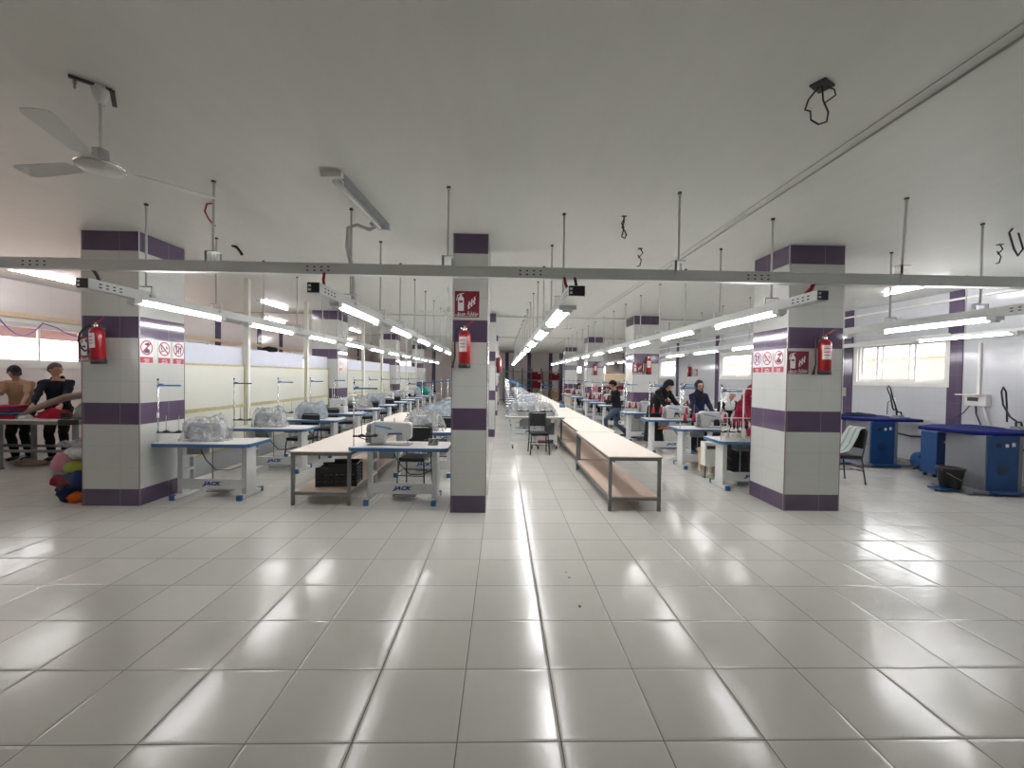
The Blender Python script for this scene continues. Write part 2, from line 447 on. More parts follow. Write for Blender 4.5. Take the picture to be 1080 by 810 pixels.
for (a, b, c, d) in WR:
    L = b-a-.12
    dv = [(a+.06, a+.06+L*.40), (a+.06+L*.30, a+.06+L*.78), (a+.06+L*.70, b-.06)] if a == 8.18 else [(a+.06, a+.06+L*.5), (a+.06+L*.46, b-.06)]
    window('R', a, b, c, d, dv, 'white framed sliding window in the right side wall')
for (a, b, c, d) in WB: window('B', a, b, c, d, [(a+.06, b-.06)], 'small bright window in the far end wall')

tn = [0]
def trim(a, m, label):
    tn[0] += 1
    return struct(mb(m).box(*a).build('trim_%d' % tn[0]), label)
for y in (-.8, 5.2, 7.88, 10.42, 14.42, 17.0, 20.9, 23.7, 27.3, 30.4):
    trim((X1-.018, X1, y, y+.27, 0, CEIL), 'purple', 'purple tile strip running up the white side wall')
for y in (14.55, 17.0, 18.65, 22.2, 24.5, 28.6):
    trim((X0, X0+.018, y, y+.27, 0, CEIL), 'purple', 'purple tile strip running up the pale side wall')
for x in (-8.9, -5.3, -3.1, -1.45, .23, 1.92, 3.55, 4.35, 6.5):
    trim((x, x+.27, Y1-.018, Y1, 0, CEIL), 'purple', 'purple tile strip running up the far wall')
trim((X0, X0+.05, Y0, Y1, 2.80, 2.90), 'beige', 'beige ledge strip above the window band')
trim((X1-.03, X1, Y0, Y1, 3.36, 3.40), 'alu', 'thin white trunking along the top of the side wall')

# ------------------------------------------------------------------ columns
def column(x0, x1, y0, y1, label):
    w = mb('column').box(x0, x1, y0, y1, 0, CEIL)
    for v in w.bm.verts: v.co -= Vector((x0, y0, 0))
    o = struct(w.build('column', loc=(x0, y0, 0)), label)
    s_ = mb('strip'); t = .004
    for x, y in ((x0, y0), (x1, y0), (x0, y1), (x1, y1)):
        s_.box(x-t, x+t, y-t, y+t, 0, 2.18).use(M['stripw']).box(x-t, x+t, y-t, y+t, 2.18, CEIL).use(M['strip'])
    for v in s_.bm.verts: v.co -= Vector((x0, y0, 0))
    s_.build('corner_strip', o)
    return o
rows = [(5.50, 'first'), (12.05, 'second'), (18.6, 'third'), (25.2, 'fourth')]
for i, (y, nm) in enumerate(rows):
    dy = .03 if i == 0 else 0
    column(-5.415, -4.69, y+dy, y+dy+.77, 'cream tiled column with purple bands, %s of the row by the partition' % nm)
    column(-.637, -.19, y-(.16 if i == 0 else 0), y+.80-(.16 if i == 0 else 0), 'slim cream tiled column with purple bands, %s of the middle row' % nm)
    column(3.80, 4.55, y, y+.77, 'cream tiled column with purple bands, %s of the row on the ironing side' % nm)

# ------------------------------------------------------------------ partition along the left machine row
PX = -4.93
def partition(y0, y1, label):
    o = struct(mb('panel').box(PX-.03, PX, y0+.02, y1-.02, .40, 1.86).build('partition'), label)
    b = mb('bead')
    b.box(PX-.01, PX+.012, y0, y1, 1.86, 1.895).box(PX-.01, PX+.012, y0, y1, .36, .40)
    b.box(PX-.01, PX+.012, y0, y1, 1.10, 1.16)
    b.box(PX-.01, PX+.012, y0, y0+.03, .40, 1.86).box(PX-.01, PX+.012, y1-.03, y1, .40, 1.86); b.build('gold_bead', o)
    mb('upper').box(PX-.05, PX-.02, y0+.02, y1-.06, 1.895, 2.22).build('upper_board', o)
    mb('skirt').box(PX-.03, PX-.005, y0, y1, .04, .36).build('lower_board', o)
    return o
ends = [(6.31, 8.15), (8.27, 10.6), (10.72, 12.04), (12.83, 14.9), (15.02, 17.2), (17.32, 18.58), (19.4, 21.6), (21.72, 24.0)]
for a, b in ends: partition(a, b, 'cream partition bay with gold beading behind the left machine row')
for y in (8.21, 10.66, 14.96, 17.26, 21.66, 24.05):
    struct(mb('post').box(PX-.04, PX+.05, y-.04, y+.04, 0, CEIL).build('partition_post'), 'cream square post rising from the partition to the ceiling')

# ------------------------------------------------------------------ outside
g = struct(mb('outground').box(-60, -9.5, -40, 80, -1.4, -1.2).use(M['skirt']).box(-9.5, 60, -40, 80, -1.4, -1.2).build('ground'), 'pale pinkish ground outside the windows')
def house(x0, x1, y0, y1, z1, label):
    o = tag(mb('outwall').box(x0, x1, y0, y1, -1.2, z1).build('neighbouring_building'), label, 'building')
    r = mb('outpanel'); n = int((y1-y0)/.25)
    for i in range(n): r.box(x0-.1, x1+.1, y0+i*.25, y0+i*.25+.16, z1, z1+.08)
    r.build('corrugated_roof', o); return o
house(11.6, 16, 9.0, 14.5, 2.45, 'sunlit salmon building seen through the near side window')
house(12.5, 17, 17.5, 30, 2.6, 'sunlit salmon building seen through the far side windows')
aw = tag(mb('awning').box(-10.34, -10.30, -4, 30, 2.44, 2.95).box(-10.30, -10.04, -4, 30, 2.92, 2.95).build('awning'), 'pink awning strip outside the left window band', 'awning')

# ------------------------------------------------------------------ signs and extinguishers
def ring_mesh(w, cx, cz, y, r0, r1, n=28, t=.002):
    bm = w.bm
    def P(r, i, d): a = 2*PI*i/n; return bm.verts.new((cx+r*math.cos(a), y-d, cz+r*math.sin(a)))
    A = [P(r0, i, t) for i in range(n)]; B = [P(r1, i, t) for i in range(n)]
    for i in range(n):
        f = bm.faces.new((A[i], A[(i+1) % n], B[(i+1) % n], B[i])); f.material_index = w.mi
def add_text(parent, s, size, x, z, m, name='lettering', bold=0., y=-.004, shear=0.):
    me = text_mesh(s, size, bold, shear).copy(); me.materials.clear(); me.materials.append(M[m])
    o = bpy.data.objects.new(name, me); COL.objects.link(o); o.parent = parent
    o.location = (x, y, z); o.rotation_euler = (PI/2, 0, 0); return o
# all signs are built facing -Y, origin at their centre
def stroke(w, pts, wd, d0=-.0035, d1=-.002):
    L, Rr = [], []
    for i, p in enumerate(pts):
        a = pts[max(i-1, 0)]; b = pts[min(i+1, len(pts)-1)]
        dx, dz = b[0]-a[0], b[1]-a[1]; n = math.hypot(dx, dz); k = wd[i] if isinstance(wd, (list, tuple)) else wd
        L.append((p[0]-dz/n*k, p[1]+dx/n*k)); Rr.append((p[0]+dz/n*k, p[1]-dx/n*k))
    for i in range(len(pts)-1): w.prism([L[i], L[i+1], Rr[i+1], Rr[i]], d0, d1, 'y')
def extinguisher_sign(loc, rz, label, s=1.):
    t = thing('fire_extinguisher_sign', label, 'sign', loc, rz, 'fire extinguisher signs')
    mb('redsign').box(-.155*s, .155*s, -.002, .001, -.165*s, .165*s).build('plate', t)
    w = mb('signwhite')
    w.prism([(-.115*s, -.085*s), (-.04*s, -.085*s), (-.04*s, .07*s), (-.055*s, .095*s), (-.10*s, .095*s), (-.115*s, .07*s)], -.0035, -.002, 'y')
    w.prism([(-.09*s, .095*s), (-.065*s, .095*s), (-.065*s, .12*s), (-.09*s, .12*s)], -.0035, -.002, 'y')
    w.prism([(-.10*s, .115*s), (-.04*s, .135*s), (-.04*s, .143*s), (-.10*s, .128*s)], -.0035, -.002, 'y')
    w.prism([(-.135*s, .045*s), (-.125*s, .045*s), (-.118*s, .10*s), (-.09*s, .122*s), (-.09*s, .13*s), (-.125*s, .11*s)], -.0035, -.002, 'y')
    w.use(M['redsign']).box(-.10*s, -.055*s, -.0042, -.0035, .02*s, .045*s); w.use(M['signwhite'])
    for k in range(3):     # three wavy flames
        ox = .012+.034*k; oz = -.062+.030*k
        pts = [(ox+.002, oz), (ox+.016, oz+.018), (ox+.004, oz+.040), (ox+.020, oz+.062), (ox+.012, oz+.084), (ox+.026, oz+.102)]
        stroke(w, [(px*s, pz*s) for px, pz in pts], [.004*s, .011*s, .010*s, .010*s, .008*s, .002*s])
    w.build('pictogram', t)
    add_text(t, AR_EXT, .062*s, 0, -.118*s, 'signwhite', bold=.001)
    mb('signwhite').box(-.13*s, .13*s, -.003, -.002, -.151*s, -.146*s).build('underline', t)
    return t
def ban_sign(loc, rz, kind, label, faded=False, w_=.21, h_=.31):
    t = thing('prohibition_sign', label, 'sign', loc, rz, 'prohibition signs')
    mb('signwhite').box(-w_/2, w_/2, -.002, .001, -h_/2, h_/2).build('plate', t)
    cz = .05; R = w_/2-.008
    pic = mb('signink'); d0, d1 = -.0035, -.002
    if kind == 'smoke':
        pic.prism([(-.06, .0), (.03, .03), (.026, .042), (-.064, .012)], d0, d1, 'y')
        pic.prism([(.03, .05), (.045, .06), (.04, .10), (.03, .09)], d0, d1, 'y').prism([(.05, .04), (.06, .05), (.062, .08), (.052, .07)], d0, d1, 'y')
        pic.prism([(-.045, .03), (-.03, .03), (-.05, .09), (-.06, .08)], d0, d1, 'y')
    elif kind == 'eat':
        pic.prism([(-.045, -.01), (-.033, -.01), (-.030, .06), (-.02, .11), (-.058, .11), (-.048, .06)], d0, d1, 'y')
        pic.prism([(.0, -.01), (.012, -.01), (.014, .11), (-.004, .11)], d0, d1, 'y')
        pic.prism([(.035, -.01), (.047, -.01), (.055, .11), (.033, .09)], d0, d1, 'y')
    else:
        pic.prism([(-.03, .10), (.03, .12), (.045, .10), (.01, .04), (.05, .02), (.04, -.02), (-.03, -.02), (-.045, .01), (-.005, .03), (.01, .08), (-.028, .085)], d0, d1, 'y')
    pic.build('pictogram', t)
    r = mb('ringp' if faded else 'signred'); ring_mesh(r, 0, cz, 0, R-.016, R, t=.004)
    c, s_ = math.cos(PI/4), math.sin(PI/4)
    sg = -1 if kind == 'smoke' else 1; hw = .007
    p = [(-R*c*sg-hw, cz-R*s_+hw), (-R*c*sg+hw, cz-R*s_-hw), (R*c*sg+hw, cz+R*s_-hw), (R*c*sg-hw, cz+R*s_+hw)]
    if sg < 0: p = [(R*c-hw, cz-R*s_-hw), (R*c+hw, cz-R*s_+hw), (-R*c+hw, cz+R*s_+hw), (-R*c-hw, cz+R*s_-hw)]
    r.prism(p, -.0045, -.0036, 'y'); r.build('prohibition_ring', t)
    mb('signred').box(-w_/2+.004, w_/2-.004, -.0035, -.002, -h_/2+.005, -h_/2+.082).build('caption_band', t)
    add_text(t, AR_FORBID, .035, 0, -h_/2+.058, 'signwhite', bold=.0006, y=-.0045)
    add_text(t, {'smoke': AR_SMOKE, 'eat': AR_EAT}.get(kind, AR_EAT), .035, 0, -h_/2+.024, 'signwhite', bold=.0006, y=-.0045)
    return t
def extinguisher(loc, rz, label, hose=1, s=1., tilt=0):
    """wall hung cylinder, origin at its bottom centre, hanging on a wall behind (+Y)"""
    t = thing('fire_extinguisher', label, 'fire extinguisher', loc, rz, 'red fire extinguishers'); t.scale = (s, s, s); t.rotation_euler = (0, tilt, rz)
    mb('red').lathe([(.068, .05), (.075, .056), (.075, .40), (.066, .435), (.04, .458), (.022, .465)], seg=22).build('cylinder', t)
    mb('dark').lathe([(.070, 0), (.077, .004), (.077, .052), (.068, .054)], seg=22).build('base_cap', t)
    w = mb('label')
    for i in range(9):
        a0 = -PI/2-1.0+i*.16; a1 = a0+.16; r = .0765
        vs = [w.bm.verts.new((r*math.cos(a), r*math.sin(a), z)) for a, z in ((a0, .20), (a1, .20), (a1, .385), (a0, .385))]
        w._faces(vs, [(0, 1, 2, 3)])
    w.build('paper_label', t)
    for z in (.335, .29, .25):
        w = mb('signred')
        for i in range(6):
            a0 = -PI/2-.8+i*.16; a1 = a0+.14; r = .0772
            vs = [w.bm.verts.new((r*math.cos(a), r*math.sin(a), q)) for a, q in ((a0, z), (a1, z), (a1, z+.012), (a0, z+.012))]
            w._faces(vs, [(0, 1, 2, 3)])
        w.build('label_line', t)
    mb('chrome').lathe([(.02, .46), (.024, .47), (.024, .50), (.014, .51), (.014, .525)], seg=12).cyl((-.05, -.0, .492), (.03, 0, .492), .011).build('valve', t)
    mb('red').tube([(-.02, 0, .515), (.03, 0, .535), (.11, -.005, .59)], [.010, .011, .006]).build('handle', t)
    h = mb('cable')
    if hose == 1: p = [(-.05, 0, .492), (-.10, 0, .485), (-.125, 0, .43), (-.125, 0, .25), (-.12, 0, .14), (-.14, 0, .05)]
    else: p = [(-.05, 0, .49), (-.14, 0, .47), (-.21, 0, .40), (-.235, 0, .30), (-.21, 0, .22), (-.165, .0, .17), (-.10, 0, .19)]
    h.tube(p, .011).cyl(p[-1], (p[-1][0]-.012, 0, p[-1][2]-.05), .016).build('hose', t)
    mb('steel').box(-.02, .02, .07, .095, .38, .46).build('wall_bracket', t)
    return t
extinguisher((-.47, 5.34-.096, 1.85), 0, 'red fire extinguisher on the slim middle column, black hose hanging straight down')
extinguisher_sign((-.455, 5.337, 2.66), 0, 'dark red extinguisher sign on the slim middle column above its extinguisher')
extinguisher((-5.11, 5.53-.096, 1.84), 0, 'red fire extinguisher with looping hose on the column beside the clothes bag', 2, tilt=-.06)
extinguisher_sign((-5.305, 5.527, 2.03), 0, 'dark red extinguisher sign half hidden behind the extinguisher with looping hose', .98)
extinguisher((4.235, 5.50-.096, 1.83), 0, 'red fire extinguisher on the column nearest the ironing tables', 1)
extinguisher_sign((3.945, 5.497, 1.99), 0, 'dark red extinguisher sign at the corner of the column nearest the ironing tables', .92)
for k, (y, kd) in enumerate(((5.635, 'eye'), (5.925, 'smoke'), (6.18, 'eat'))):
    ban_sign((-4.686, y, 2.015), PI/2, kd, 'prohibition sign, column by the clothes bag, ' + ('nearest its front corner' if k == 0 else 'cigarette crossed out' if k == 1 else 'fork and knife'))
for k, (y, kd) in enumerate(((5.66, 'eye'), (5.91, 'smoke'), (6.14, 'eat'))):
    ban_sign((3.796, y, 2.01), -PI/2, kd, 'prohibition sign, column nearest the ironing tables, ' + ('beside the extinguisher sign' if k == 0 else 'cigarette crossed out' if k == 1 else 'fork and knife, faded ring'), faded=(k == 2))
# second row of columns
extinguisher((4.22, 12.05-.096, 1.86), 0, 'red fire extinguisher on the second column of the ironing side row')
extinguisher_sign((3.93, 12.047, 2.03), 0, 'dark red extinguisher sign on the second column of the ironing side row')
extinguisher((4.15, 18.6-.096, 1.86), 0, 'small looking far fire extinguisher on the third column of the ironing side row')
extinguisher((-.19+.096, 12.5, 1.85), PI/2, 'fire extinguisher on the aisle face of the second slim middle column')
extinguisher_sign((-.187, 12.25, 2.5), PI/2, 'extinguisher sign on the aisle face of the second slim middle column')
extinguisher((8.9-.1, 19.5, 1.86), PI/2*3, 'fire extinguisher hanging on the white wall between two windows')
extinguisher_sign((8.898, 19.0, 2.03), PI/2*3, 'extinguisher sign on the white wall between two windows')
ban_sign((-4.686, 12.3, 2.0), PI/2, 'smoke', 'white prohibition sign on the second column of the partition row')
ban_sign((-4.686, 18.9, 2.0), PI/2, 'eat', 'white prohibition sign on the third column of the partition row')

# ------------------------------------------------------------------ light rails, lamps, trunking
def lamp_proto(double=False, on=True, name='hanging_tube_lamp'):
    t = thing(name, '', 'lamp', (0, 0, 0), 0, '')
    xs = (-.035, .035) if double else (0,)
    for x in xs:
        mb('tube' if on else 'tubeoff').cyl((x, .03, 0), (x, 1.30, 0), .0165, 8).build('tube', t)
    for y in (0, 1.33):
        w = mb('rail'); d = .09 if double else .05
        w.box(-d, d, y-.05, y+.05, -.012, .035); w.box(-d*.6, d*.6, y-.03, y+.03, -.035, -.012)
        w.build('lamp_holder', t, bevel=.006)
    return t
lampS = lamp_proto(); lampD = lamp_proto(True)
def light_rail(x, z, y0, y1, label, wid=.055, nfirst=4.62, double=False, hook=1, lampy=4.47, where=''):
    t = thing('light_rail', label, 'light rail', (x, y0, 0), 0, 'hanging light rails')
    w = mb('rail').box(-wid, wid, .0, y1-y0, z+.03, z+.125)
    w.use(M['dark'])
    for zz in (z+.06, z+.09):
        for yy in (.10, .17, .24, .31): 
            w.box(-wid-.001, -wid+.001, yy, yy+.03, zz-.006, zz+.006).box(wid-.001, wid+.001, yy, yy+.03, zz-.006, zz+.006)
    w.build('trunking', t)
    e = mb('dark').box(-wid+.004, wid-.004, -.004, .001, z+.034, z+.121)
    e.use(M['rail']).box(-wid+.012, -wid+.035, -.006, -.003, z+.05, z+.07).box(-wid+.012, -wid+.035, -.006, -.003, z+.085, z+.105)
    e.build('end_opening', t)
    n = 0; y = nfirst
    while y < y1-.2 and n < 18:
        r = mb('rod').cyl((0, y-y0, z+.19), (0, y-y0, CEIL-.005), .011, 8).use(M['black']).cyl((0, y-y0, CEIL-.02), (0, y-y0, CEIL), .02, 8)
        r.build('hanger_rod', t)
        b = mb('rail'); bw = wid+.02
        b.box(-bw, bw, y-y0-.02, y-y0+.02, z+.185, z+.195).box(-bw, -bw+.008, y-y0-.02, y-y0+.02, z+.13 if True else 0, z+.19).box(bw-.008, bw, y-y0-.02, y-y0+.02, z+.08, z+.19)
        b.box(wid, bw, y-y0-.03, y-y0+.03, z+.07, z+.10)
        b.build('hanger_bracket', t)
        y += 1.105; n += 1
    j = 0; y = lampy; P = lampD if double else lampS
    while y+1.35 < y1+.3:
        place(P, USED, (x, y, z), 0, 'lit tube under the %s, %s' % (where, ORD[j]), 'lit tubes under the ' + where)
        y += 1.94; j += 1
    return t
ORD = ['nearest the camera', 'second from the near end', 'third from the near end', 'fourth from the near end', 'fifth from the near end', 'sixth from the near end',
       'seventh from the near end', 'eighth from the near end', 'ninth from the near end', 'tenth from the near end', 'eleventh from the near end', 'twelfth from the near end', 'last at the far end']
light_rail(-3.84, 2.475, 3.93, 25.3, 'hanging light rail above the machine row along the cream partition', where='partition side rail')
light_rail(-1.66, 2.43, 3.72, 25.3, 'hanging light rail with dark open end above the row beside the slim middle column', lampy=4.22, where='rail left of the slim column')
light_rail(.66, 2.45, 3.75, 25.3, 'wide hanging light rail with double tubes above the centre aisle', wid=.075, double=True, lampy=4.30, where='double centre rail')
light_rail(2.99, 2.475, 3.86, 25.3, 'hanging light rail above the long cutting tables and worker row', where='rail right of the cutting tables')
light_rail(5.39, 2.45, 3.95, 25.3, 'hanging light rail between the tiled columns and the windows', wid=.06, where='rail beyond the right column')
# bare cable tray by the right wall
t = thing('light_rail', 'plain hanging light rail closest to the right windows', 'light rail', (7.75, 4.2, 0), 0, 'hanging light rails')
mb('rail').box(-.045, .045, 0, 6.5, 2.50, 2.58).build('trunking', t)
for y in (.45, 2.65, 4.85):
    mb('rod').cyl((0, y, 2.58), (0, y, CEIL), .010, 8).build('hanger_rod', t)
place(lampS, USED, (7.0, 5.55, 2.44), 0, 'lit fluorescent tube near the right window, apart from the rails', 'lit tubes near the right window')

# cross trunking over the room
t = thing('cable_trunking', 'long grey trunking beam hanging across the whole room in front', 'trunking', (0, 4.03, 0), 0)
w = mb('rail').box(X0+.3, X1-.1, -.035, .035, 2.695, 2.79).box(X0+.3, X1-.1, -.04, .04, 2.785, 2.795).box(X0+.3, X1-.1, -.04, .04, 2.692, 2.70)
w.use(M['dark'])
for x in (-4.45, -1.85, 2.35, -9, 6.6, .15):
    for i in range(4):
        for zz in (2.725, 2.76): w.box(x+i*.065, x+i*.065+.02, -.0365, -.034, zz-.006, zz+.006)
w.build('trunking', t)
for x in (-7.13, -4.93, -2.73, -.53, 1.69, 3.90, 6.1, 8.3):
    mb('rod').cyl((x, 0, 2.88), (x+(.03 if x > 3 else 0), 0, CEIL), .011, 8).use(M['black']).cyl((x+(.03 if x > 3 else 0), 0, CEIL-.015), (x+(.03 if x > 3 else 0), 0, CEIL), .02, 8).build('hanger_rod', t)
    b = mb('rail').box(x-.05, x+.05, -.05, .05, 2.878, 2.886).box(x-.05, x-.03, -.048, -.042, 2.71, 2.886).box(x+.03, x+.05, .042, .048, 2.71, 2.886)
    b.box(x-.05, x-.035, -.048, .02, 2.80, 2.886)
    b.build('hanger_bracket', t)
def wire(name, label, cat, path, r, m, group=None):
    return tag(mb(m).tube(path, r, 6).build(name), label, cat, group)
wire('power_cable', 'short black cable dropping onto the partition side light rail', 'cable', [(-3.84, 4.03, 2.70), (-3.83, 4.06, 2.65), (-3.84, 4.1, 2.595)], .014, 'cable')
wire('power_cable', 'dark red cable dropping onto the rail left of the slim column', 'cable', [(-1.68, 3.99, 2.70), (-1.68, 3.97, 2.63), (-1.66, 3.95, 2.55)], .014, 'redc')
wire('power_cable', 'black cable pair dropping onto the double centre rail', 'cable', [(.58, 3.99, 2.70), (.59, 3.96, 2.63), (.62, 3.95, 2.57)], .014, 'redc', 'centre rail cables')
wire('power_cable', 'black cable pair dropping onto the double centre rail', 'cable', [(.68, 3.99, 2.70), (.69, 3.96, 2.63), (.68, 3.95, 2.57)], .014, 'cable', 'centre rail cables')
wire('power_cable', 'red cable dropping onto the rail right of the cutting tables', 'cable', [(3.03, 4.03, 2.70), (3.02, 4.05, 2.65), (2.97, 4.07, 2.595)], .02, 'redc')

# ceiling tube lamps of the left bay and of the ironing corner
lampC = lamp_proto(name='mounted_tube_lamp')
for k, (x, y, lab) in enumerate(((-8.62, 7.35, 'lit ceiling tube above the cutting men, nearest the window band'), (-8.62, 4.6, 'lit ceiling tube in front of the cutting men by the window band'),
        (-5.95, 10.4, 'lit ceiling tube over the bay behind the partition, nearer one'), (-7.6, 13.5, 'lit ceiling tube over the bay behind the partition, by the window side'),
        (-6.0, 16.5, 'lit ceiling tube over the bay behind the partition, past the second column'), (-7.8, 20.5, 'lit ceiling tube over the bay behind the partition, far window side'),
        (-6.2, 23.0, 'lit ceiling tube over the bay behind the partition, farthest one'), (7.72, 7.0, 'lit ceiling tube above the ironing tables'))):
    place(lampC, USED, (x, y, 3.505), 0, lab, 'ceiling tubes')

# dead tube fixture with loose end and conduit
t = thing('ceiling_lamp', 'unlit tube fixture mounted askew on the ceiling', 'lamp', (-1.50, 3.79, 3.5), -.06)
mb('mgrey').box(.0, .06, 0, 1.27, .0, .05).build('housing', t)
mb('tubeoff').cyl((-.04, .05, -.01), (-.04, 1.25, -.01), .016, 8).build('tube', t)
mb('white').box(-.11, .07, -.05, .0, -.015, .03).build('lamp_holder', t); mb('white').box(-.07, .06, 1.25, 1.32, -.03, .03).build('lamp_holder', t)
mb('white').tube([(.02, -.02, .0), (.055, .03, -.03), (.03, .08, -.03), (-.02, .06, -.01)], .008).build('loose_wire', t)
wire('conduit', 'grey flexible conduit bending from the ceiling lamp down past the trunking', 'conduit',
     [(-1.56, 5.0, 3.53), (-1.50, 4.95, 3.47), (-1.55, 4.9, 3.42), (-1.68, 4.86, 3.46), (-1.77, 4.84, 3.42), (-1.78, 4.83, 3.2), (-1.72, 4.82, 2.95), (-1.69, 4.8, 2.75), (-1.70, 4.8, 2.56)], .022, 'pipe')

# ceiling fan
def fan(loc, rz, label, near=True):
    t = thing('ceiling_fan', label, 'fan', loc, rz, None)
    if near:
        p = mb('dark')
        for (a, b) in (((-.14, .0), (.05, -.03)), ((.05, -.03), (.09, .17))):
            d = Vector((b[0]-a[0], b[1]-a[1])).normalized()*.012; n_ = Vector((-d.y, d.x))
            p.prism([(a[0]+n_.x, a[1]+n_.y), (b[0]+n_.x, b[1]+n_.y), (b[0]-n_.x, b[1]-n_.y), (a[0]-n_.x, a[1]-n_.y)], -.02, -.008)
        p.build('mount_bracket', t)
        for x, y in ((-.11, .03), (-.02, .02), (.03, .12)):
            mb('mgrey').cyl((x, y, 0), (x, y, -.06), .006, 8).cyl((x, y, -.02), (x, y, -.03), .010, 8).build('anchor_bolt', t)
    mb('white').lathe([(.04, 0), (.045, -.03), (.035, -.08), (.018, -.11)], seg=16).build('canopy_cup', t)
    mb('white').cyl((0, 0, -.1), (0, 0, -.42), .010, 10).build('rod', t)
    mb('white').lathe([(.02, -.39), (.042, -.40), (.045, -.46), (.08, -.475), (.118, -.495), (.122, -.505), (.11, -.525), (.055, -.54), (.01, -.542)], seg=28).build('motor_housing', t)
    mb('chrome').lathe([(.121, -.495), (.127, -.50), (.127, -.507), (.121, -.513)], seg=28, cap=False).build('trim_ring', t)
    for k in range(3):
        a = k*2*PI/3; R = Matrix.Rotation(a, 4, 'Z')
        w = mb('white'); prof = [(.10, .02), (.18, .025), (.20, .05), (.58, .065), (.61, .05), (.62, .0)]
        pts = [(x, y) for x, y in prof] + [(x, -y) for x, y in prof[::-1]]
        T = R @ Matrix.Rotation(.16, 4, 'X')
        lo = [w.bm.verts.new(T @ Vector((x, y, 0)) + Vector((0, 0, -.50))) for x, y in pts]
        hi = [w.bm.verts.new(T @ Vector((x, y, .004)) + Vector((0, 0, -.50))) for x, y in pts]
        n = len(pts); av = lo+hi
        w._faces(av, [tuple(range(n)), tuple(range(n, 2*n))[::-1]]+[(i, (i+1) % n, n+(i+1) % n, n+i) for i in range(n)])
        w.build('blade', t)
    return t
fan((-2.56, 2.74, CEIL), .87, 'white ceiling fan on exposed anchor bolts at the near left')
fan((-1.1, 8.6, CEIL), 1.0, 'white ceiling fan hanging between the light rails on the partition side', False)
fan((1.75, 11.2, CEIL), .2, 'white ceiling fan hanging beyond the double centre rail', False)

# ceiling wires
wire('ceiling_conduit', 'thicker of two parallel conduits slanting across the ceiling', 'conduit', [(2.66, 1.9, 3.54), (2.66, 6.6, 3.54), (2.62, 13., 3.54)], .008, 'pipe')
wire('ceiling_conduit', 'thinner of two parallel conduits slanting across the ceiling', 'conduit', [(2.56, 1.9, 3.542), (2.56, 6.6, 3.542), (2.50, 13., 3.542)], .004, 'pipe')
for i, y in enumerate((12.35, 18.9)):
    wire('ceiling_conduit', 'thin conduit crossing the ceiling at the %s row of columns' % ('second' if i == 0 else 'third'), 'conduit', [(X0, y, 3.50), (X1, y, 3.50)], .012, 'pipe')
    for k in range(8):
        pass
def loop_wire(x, y, s, kind, label):
    t = thing('ceiling_outlet', label, 'outlet', (x, y, CEIL), 0)
    if kind == 0:
        mb('black').box(-.07, .07, -.05, .05, -.012, 0, Matrix.Rotation(.5, 3, 'Z')).build('junction_box', t)
        mb('cable').tube([(-.02, 0, -.01), (-.09, .01, -.10), (-.12, 0, -.18), (-.08, 0, -.19), (-.075, 0, -.25), (-.02, 0, -.28), (.04, 0, -.26), (.05, 0, -.19), (.01, 0, -.11), (0, 0, -.01)], .006, 6).build('loose_cable', t)
        mb('cable').tube([(.03, 0, -.01), (.09, 0, -.03), (.10, 0, -.07), (.03, 0, -.12), (.02, 0, -.14)], .005, 6).build('loose_cable', t)
    elif kind == 1:
        mb('black').box(-.04, .04, -.02, .02, -.01, 0).build('junction_box', t)
        mb('cable').tube([(0, 0, 0), (.0, 0, -.12), (-.03, 0, -.2), (.02, 0, -.27), (.045, 0, -.33), (.02, 0, -.40), (-.03, 0, -.37), (-.01, 0, -.27), (.0, 0, -.2), (-.035, 0, -.13), (0, 0, -.06)], .011, 6).build('loose_cable', t)
    else:
        mb('black').box(-.03, .03, -.02, .02, -.01, 0).build('junction_box', t)
        mb('cable').tube([(0, 0, 0), (.04, 0, -.06), (-.02, 0, -.13), (-.03, 0, -.09), (.02, 0, -.16), (0, 0, -.24), (-.04, 0, -.25)], .007*s, 6).build('loose_cable', t)
    return t
loop_wire(1.92, 2.53, 1, 0, 'black ceiling box with a loop of black cable at the near right').scale = (.85, .85, .85)
loop_wire(1.33, 4.65, 1, 1, 'dark knotted cable hanging from the ceiling beyond the trunking').scale = (.7, .7, .62)
loop_wire(1.89, 5.79, 1, 2, 'small curled wire on the ceiling behind the knotted cable')
loop_wire(6.42, 5.3, 1, 2, 'small curled wire on the ceiling near the ironing corner')
wire('hanging_cable', 'red cable end poking from the ceiling beside a trunking hanger', 'cable', [(-3.10, 4.56, 3.55), (-3.16, 4.56, 3.54), (-3.18, 4.56, 3.46), (-3.14, 4.56, 3.38), (-3.07, 4.56, 3.31)], .009, 'redc')
wire('hanging_cable', 'black cable stub on the ceiling above the partition side rail', 'cable', [(-3.84, 6.05, 3.55), (-3.78, 6.05, 3.53), (-3.73, 6.05, 3.47), (-3.70, 6.05, 3.42)], .02, 'cable')
wire('ceiling_cable', 'doubled grey cable drooping from the ceiling at the far right', 'cable', [(5.90, 4.75, 3.55), (5.86, 4.75, 3.5), (5.86, 4.7, 3.3), (5.91, 4.7, 3.22), (5.97, 4.7, 3.3), (5.97, 4.75, 3.5)], .01, 'cable')
wire('window_cable', 'lilac cable sagging across the left windows', 'cable',
     [(-9.74, 8.0, 2.78)] + [(-9.74, 8.35+.78*i/8, 2.74-.30*math.sin(PI*i/8)) for i in range(9)] + [(-9.74, 9.25+1.2*i/8, 2.76-.24*math.sin(PI*i/9)) for i in range(1, 9)], .013, 'lilac')

